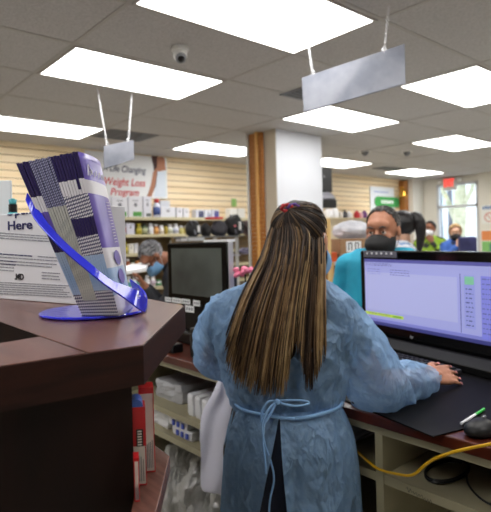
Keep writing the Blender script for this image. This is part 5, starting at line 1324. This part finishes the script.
c.bm.normal_update()
for v in c.bm.verts:
    p = v.co; a_ = p.dot(rh); q = Vector((a_+p.z*.6, (p.z-a_*.5)*.42, p.dot(fh)*.8))
    r1 = 1-abs(noise.noise(q*11))*2.2; r2 = 1-abs(noise.noise(Vector((a_*.4-p.z*.5, p.z+a_*.8, p.dot(fh)))*15+Vector((7, 0, 0))))*2.2; r3 = 1-abs(noise.noise(p*34))*2
    v.co += v.normal*(.010*r1*abs(r1)+.007*r2*abs(r2)+.0022*r3-.002)
dR = (wR-eR).normalized(); dL = (wL-eL).normalized()
def gcut(f):
    if f.z < zw-.012 and abs((f-w_).dot(rh)) < .20: return True
    if (f-wR).dot(dR) > -.006+.012*noise.noise(f*60) and (f-wR).length < .1: return True
    if (f-wL).dot(dL) > -.012 and (f-wL).length < .1: return True
    if (f-neck).length < .085 and f.z > neck.z-.005: return True
    return False
crop(c, gcut); bod = c.build('gown_bodice', gown_m, root, smooth=True)
# skirt rings, open at the back (towards the camera)
mb = MB(); rings = []; N = 72; cw_ = Vector((w_.x, w_.y, 0))-fh*.022
prof = [(zw+.012, .150, .112), (zw, .146, .108), (zw-.03, .160, .125), (zw-.08, .176, .145), (zw-.15, .188, .146), (zw-.25, .196, .148), (zw-.36, .200, .150), (zw-.46, .204, .150), (zw-.55, .206, .150)]
for j, (z, rx, ry) in enumerate(prof):
    t_ = max(0, (zw-z)/.33); row = []
    a0_ = -PI/2-.22-.26*min(t_, 1.6); a1_ = a0_+2*PI-.06-.46*min(t_, 1.4)   # the slit opens downwards
    aS = -PI/2+(-.02+.02)+.10; sl0 = -PI/2-.27-.36*min(t_, 1.5); sl1 = -PI/2-.25+.13*min(t_, 1.3)
    for k in range(N):
        a = sl1+(2*PI-(sl1-sl0))*k/(N-1) if False else sl1+k/(N-1)*(2*PI-(sl1-sl0))
        fold = 1+(.034*math.sin(a*13+j*.25)+.030*math.sin(a*7+1+j*.35)+.028*math.sin(a*21+j*.5)+.05*noise.noise(Vector((math.cos(a)*3, math.sin(a)*3, z*9))))*min(1, (zw-z)/.09+.25)
        row.append(cw_+rh*(rx*math.cos(a)*fold)+fh*(ry*math.sin(a)*fold)+Vector((0, 0, z)))
    rings.append(row)
mb.loft(rings, False); sk = mb.build('gown_skirt', gown_m, root, smooth=True); ss = sk.modifiers.new('ss', 'SUBSURF'); ss.levels = 1; ss.render_levels = 2
# ties: waistband, bow and hanging ends
tiem = mat('gown_tie', (140, 184, 232), .7)
mb = MB(); pts = []
for k in range(49):
    a = -PI/2+2*PI*k/48; pts.append(cw_+rh*(.152*math.cos(a))+fh*(.118*math.sin(a))+Vector((0, 0, zw+.012-.012*math.cos(a+PI/2)+.002*math.sin(a*5))))
mb.tube(pts, .0045, 6, flat=1.6); mb.build('waist_tie', tiem, root, smooth=True)
D0 = 1.335
kn = P(277, 401, D0)
def ptube(L_, r, nm): 
    mb = MB(); mb.tube(curve_pts([P(*q) for q in L_], 6), r, 6); return mb.build(nm, tiem, root, smooth=True)
ptube([(277, 401, D0), (268, 402, D0-.012), (262, 412, D0-.015), (262, 424, D0-.015), (268, 418, D0-.018), (274, 407, D0-.01), (277, 401, D0)], .003, 'bow_loop')
ptube([(277, 401, D0), (290, 400, D0-.008), (306, 401, D0-.006), (308, 404, D0-.008), (296, 406, D0-.012), (284, 404, D0-.012), (277, 401, D0)], .003, 'bow_loop')
ptube([(277, 401, D0), (268, 410, D0-.02), (262, 425, D0-.02), (265, 445, D0-.015), (271, 462, D0-.01), (274, 480, D0-.012), (270, 500, D0-.01), (268, 530, D0-.01)], .0028, 'tie_end')
ptube([(277, 401, D0), (266, 415, D0-.015), (263, 440, D0-.018), (265, 460, D0-.015), (266, 474, D0-.015)], .0026, 'tie_end')
MB().ball(kn-fh*.006, .0075, None, 8).build('tie_knot', tiem, root, smooth=True)
# glimpse of the neckline seam
# ---- hair
hair_m = [mat('hair_dark', (24, 16, 13), .5, c2=(40, 28, 22), spec=.3, scale=30), mat('hair_brown', (84, 62, 44), .38, c2=(64, 46, 32), scale=30), mat('hair_honey', (140, 110, 74), .42, c2=(112, 86, 56), scale=30), mat('hair_blond', (180, 152, 110), .42, c2=(148, 120, 82), scale=30)]
# solid under-layer
mb = MB()
R3 = HM_.to_3x3().normalized()
mb.ball(HM_ @ Vector((0, -.018, .042)), (.074, .089, .083), R3, 16)
for (xa, ya, da, ra_), (xb, yb, db, rb_) in (((290, 232, 1.44, .062), (287, 270, 1.40, .060)), ((287, 262, 1.40, .062), (272, 320, 1.372, .055)), ((290, 262, 1.40, .062), (306, 315, 1.36, .048)), ((272, 320, 1.372, .052), (262, 366, 1.36, .034)), ((300, 315, 1.36, .046), (311, 350, 1.35, .022)), ((285, 310, 1.37, .052), (286, 350, 1.36, .034)), ((272, 262, 1.41, .04), (256, 310, 1.385, .036)), ((256, 310, 1.385, .036), (244, 345, 1.375, .022))):
    mb.cap(P(xa, ya, da+.022), ra_*.92, P(xb, yb, db+.022), rb_*.92)
c = fuse(mb, .007, 3); crop(c, lambda f: (HM_.inverted() @ f).y > .052 or ((HM_.inverted() @ f).y > .02 and (HM_.inverted() @ f).z < .01)); wrinkle(c, .004, 26, 3, (1, 1, .12))
hr = c.build('hair', hair_m[0], root, smooth=True)
random.seed(12); mb = MB()
HI = HM_.inverted()
def bez(pts, t):
    n = len(pts)-1; x_ = t*n; i = min(int(x_), n-1); f_ = x_-i; a, b, c, d = pts[max(i-1, 0)], pts[i], pts[i+1], pts[min(i+2, n)]
    return .5*((2*b)+(c-a)*f_+(2*a-5*b+4*c-d)*f_*f_+(3*b-a-3*c+d)*f_**3)
tie_p = P(289, 210, 1.40)
def outl(u):
    """path across the hair mass, u=0 left edge .. 1 right edge, as (px, py, distance) rows"""
    lx = [(287-18*(1-u)*1.0+16*u, 214), (269+52*u, 234), (262+62*u, 262), (250+75*u, 290), (236+89*u, 325), (225+101*u, 362)]
    return lx
for i in range(1150):
    u = random.random()
    if i % 5 == 0: u = random.choice((random.uniform(0, .12), random.uniform(.88, 1)))
    lay = random.random()
    rows = outl(u); depth = [1.40, 1.352, 1.330, 1.318, 1.312, 1.31]
    bow = math.sin(PI*min(max(u, .02), .98))
    wv = 4.5*noise.noise(Vector((u*8, 1, lay*2)))+random.uniform(-1.8, 1.8); ph = 5*noise.noise(Vector((u*5, 7, 0)))+random.uniform(-.5, .5)
    yend = {0: 372}.get(0)+12*math.sin(PI*u)-26*max(0, u-.86)/.14+random.uniform(-22, 14)
    if u < .1: yend -= 14*(1-u/.1)
    if .60 < u < .80: yend -= 62*math.sin(PI*(u-.60)/.20)*random.uniform(.6, 1.1)
    yend -= max(0, .30-u)*50*random.random()
    K = (yend-214)/(362-214)
    pts = []
    for j, (x_, y_) in enumerate(rows):
        y2 = 214+(y_-214)*K
        dd = depth[j]+(1-bow)*[.045, .075, .055, .045, .035, .03][j]+lay*.022
        if j == 0: x_ = 289+(x_-289)*.55; 
        if j == 0: y2 = 213+random.uniform(-1, 2)
        pts.append(P(x_+wv*math.sin(j*1.1+ph)*.5*(j > 1), y2, dd))
    n = 13; cs = [bez(pts, k/(n-1)) for k in range(n)]; r0 = random.uniform(.0011, .0022)
    streak = noise.noise(Vector((u*13, 3.3, lay*.6)))*1.15+.42*random.uniform(-1, 1)+.10*math.exp(-((u-.24)/.12)**2)+.22*math.exp(-((u-.70)/.09)**2)-.14
    # balayage: dark roots, lighter lengths
    kt = random.choice((2, 3, 3, 4, 5, 6))
    for a_, b_, shade in ((0, kt, 0), (kt, n-1, 1)):
        if streak > .28: m_ = 3 if shade else 2
        elif streak > .05: m_ = 2 if shade else 1
        elif streak > -.2: m_ = 1 if shade else 0
        else: m_ = 0 if not shade else (0 if random.random() < .6 else 1)
        if u > .62 and not shade: m_ = 0
        mb.mi = m_; mb.tube(cs[a_:b_+1], [r0*(1 if k < n-3 else .75 if k < n-1 else .3) for k in range(a_, b_+1)], 4, cap=False)
so = mb.build('hair_lengths', hair_m, hr, smooth=True)
# crown hair combed up to the tie
mb = MB()
for i in range(620):
    az = random.uniform(-2.9, 2.9); el = random.uniform(-.9, .75)
    lo_ = Vector((math.sin(az)*math.cos(el), -math.cos(az)*math.cos(el), math.sin(el)))
    if lo_.y > .52: continue
    if lo_.y > .1 and lo_.z < -.15: continue
    tgt = HI @ tie_p; cpt = Vector((0, -.018, .042))
    def surf(v, lift): v = v.normalized(); return HM_ @ (cpt+Vector((v.x*.081, v.y*.096, v.z*.090))*(1+lift))
    tv = (tgt-cpt).normalized(); lift = random.uniform(0, .05); cs = []
    for k in range(8): cs.append(surf(lo_.lerp(tv, k/7), lift))
    st_ = noise.noise(Vector((az*3, el*2, 1))); mb.mi = 0 if (st_ < .12) else 1 if st_ < .3 else 2
    mb.tube(cs, [.0013]*7+[.0009], 4, cap=False)
mb.build('crown_hair', hair_m, hr, smooth=True)
# scrunchie, red and violet
for k, (m_, o_) in enumerate(((mat('red_scrunchie', (176, 40, 44), .6), -.006), (mat('violet_scrunchie', (84, 46, 130), .6), .012))):
    mb = MB(); c0_ = tie_p+rh*o_+Vector((0, 0, .006)); 
    mb.tube([c0_+rh*.014*math.cos(a)+Vector((0, 0, .009*math.sin(a)))-fh*.003*math.sin(a*3) for a in [i*PI/8 for i in range(17)]], [.0048+.0018*math.sin(i*2.4) for i in range(17)], 7); mb.build('scrunchie', m_, hr, smooth=True)
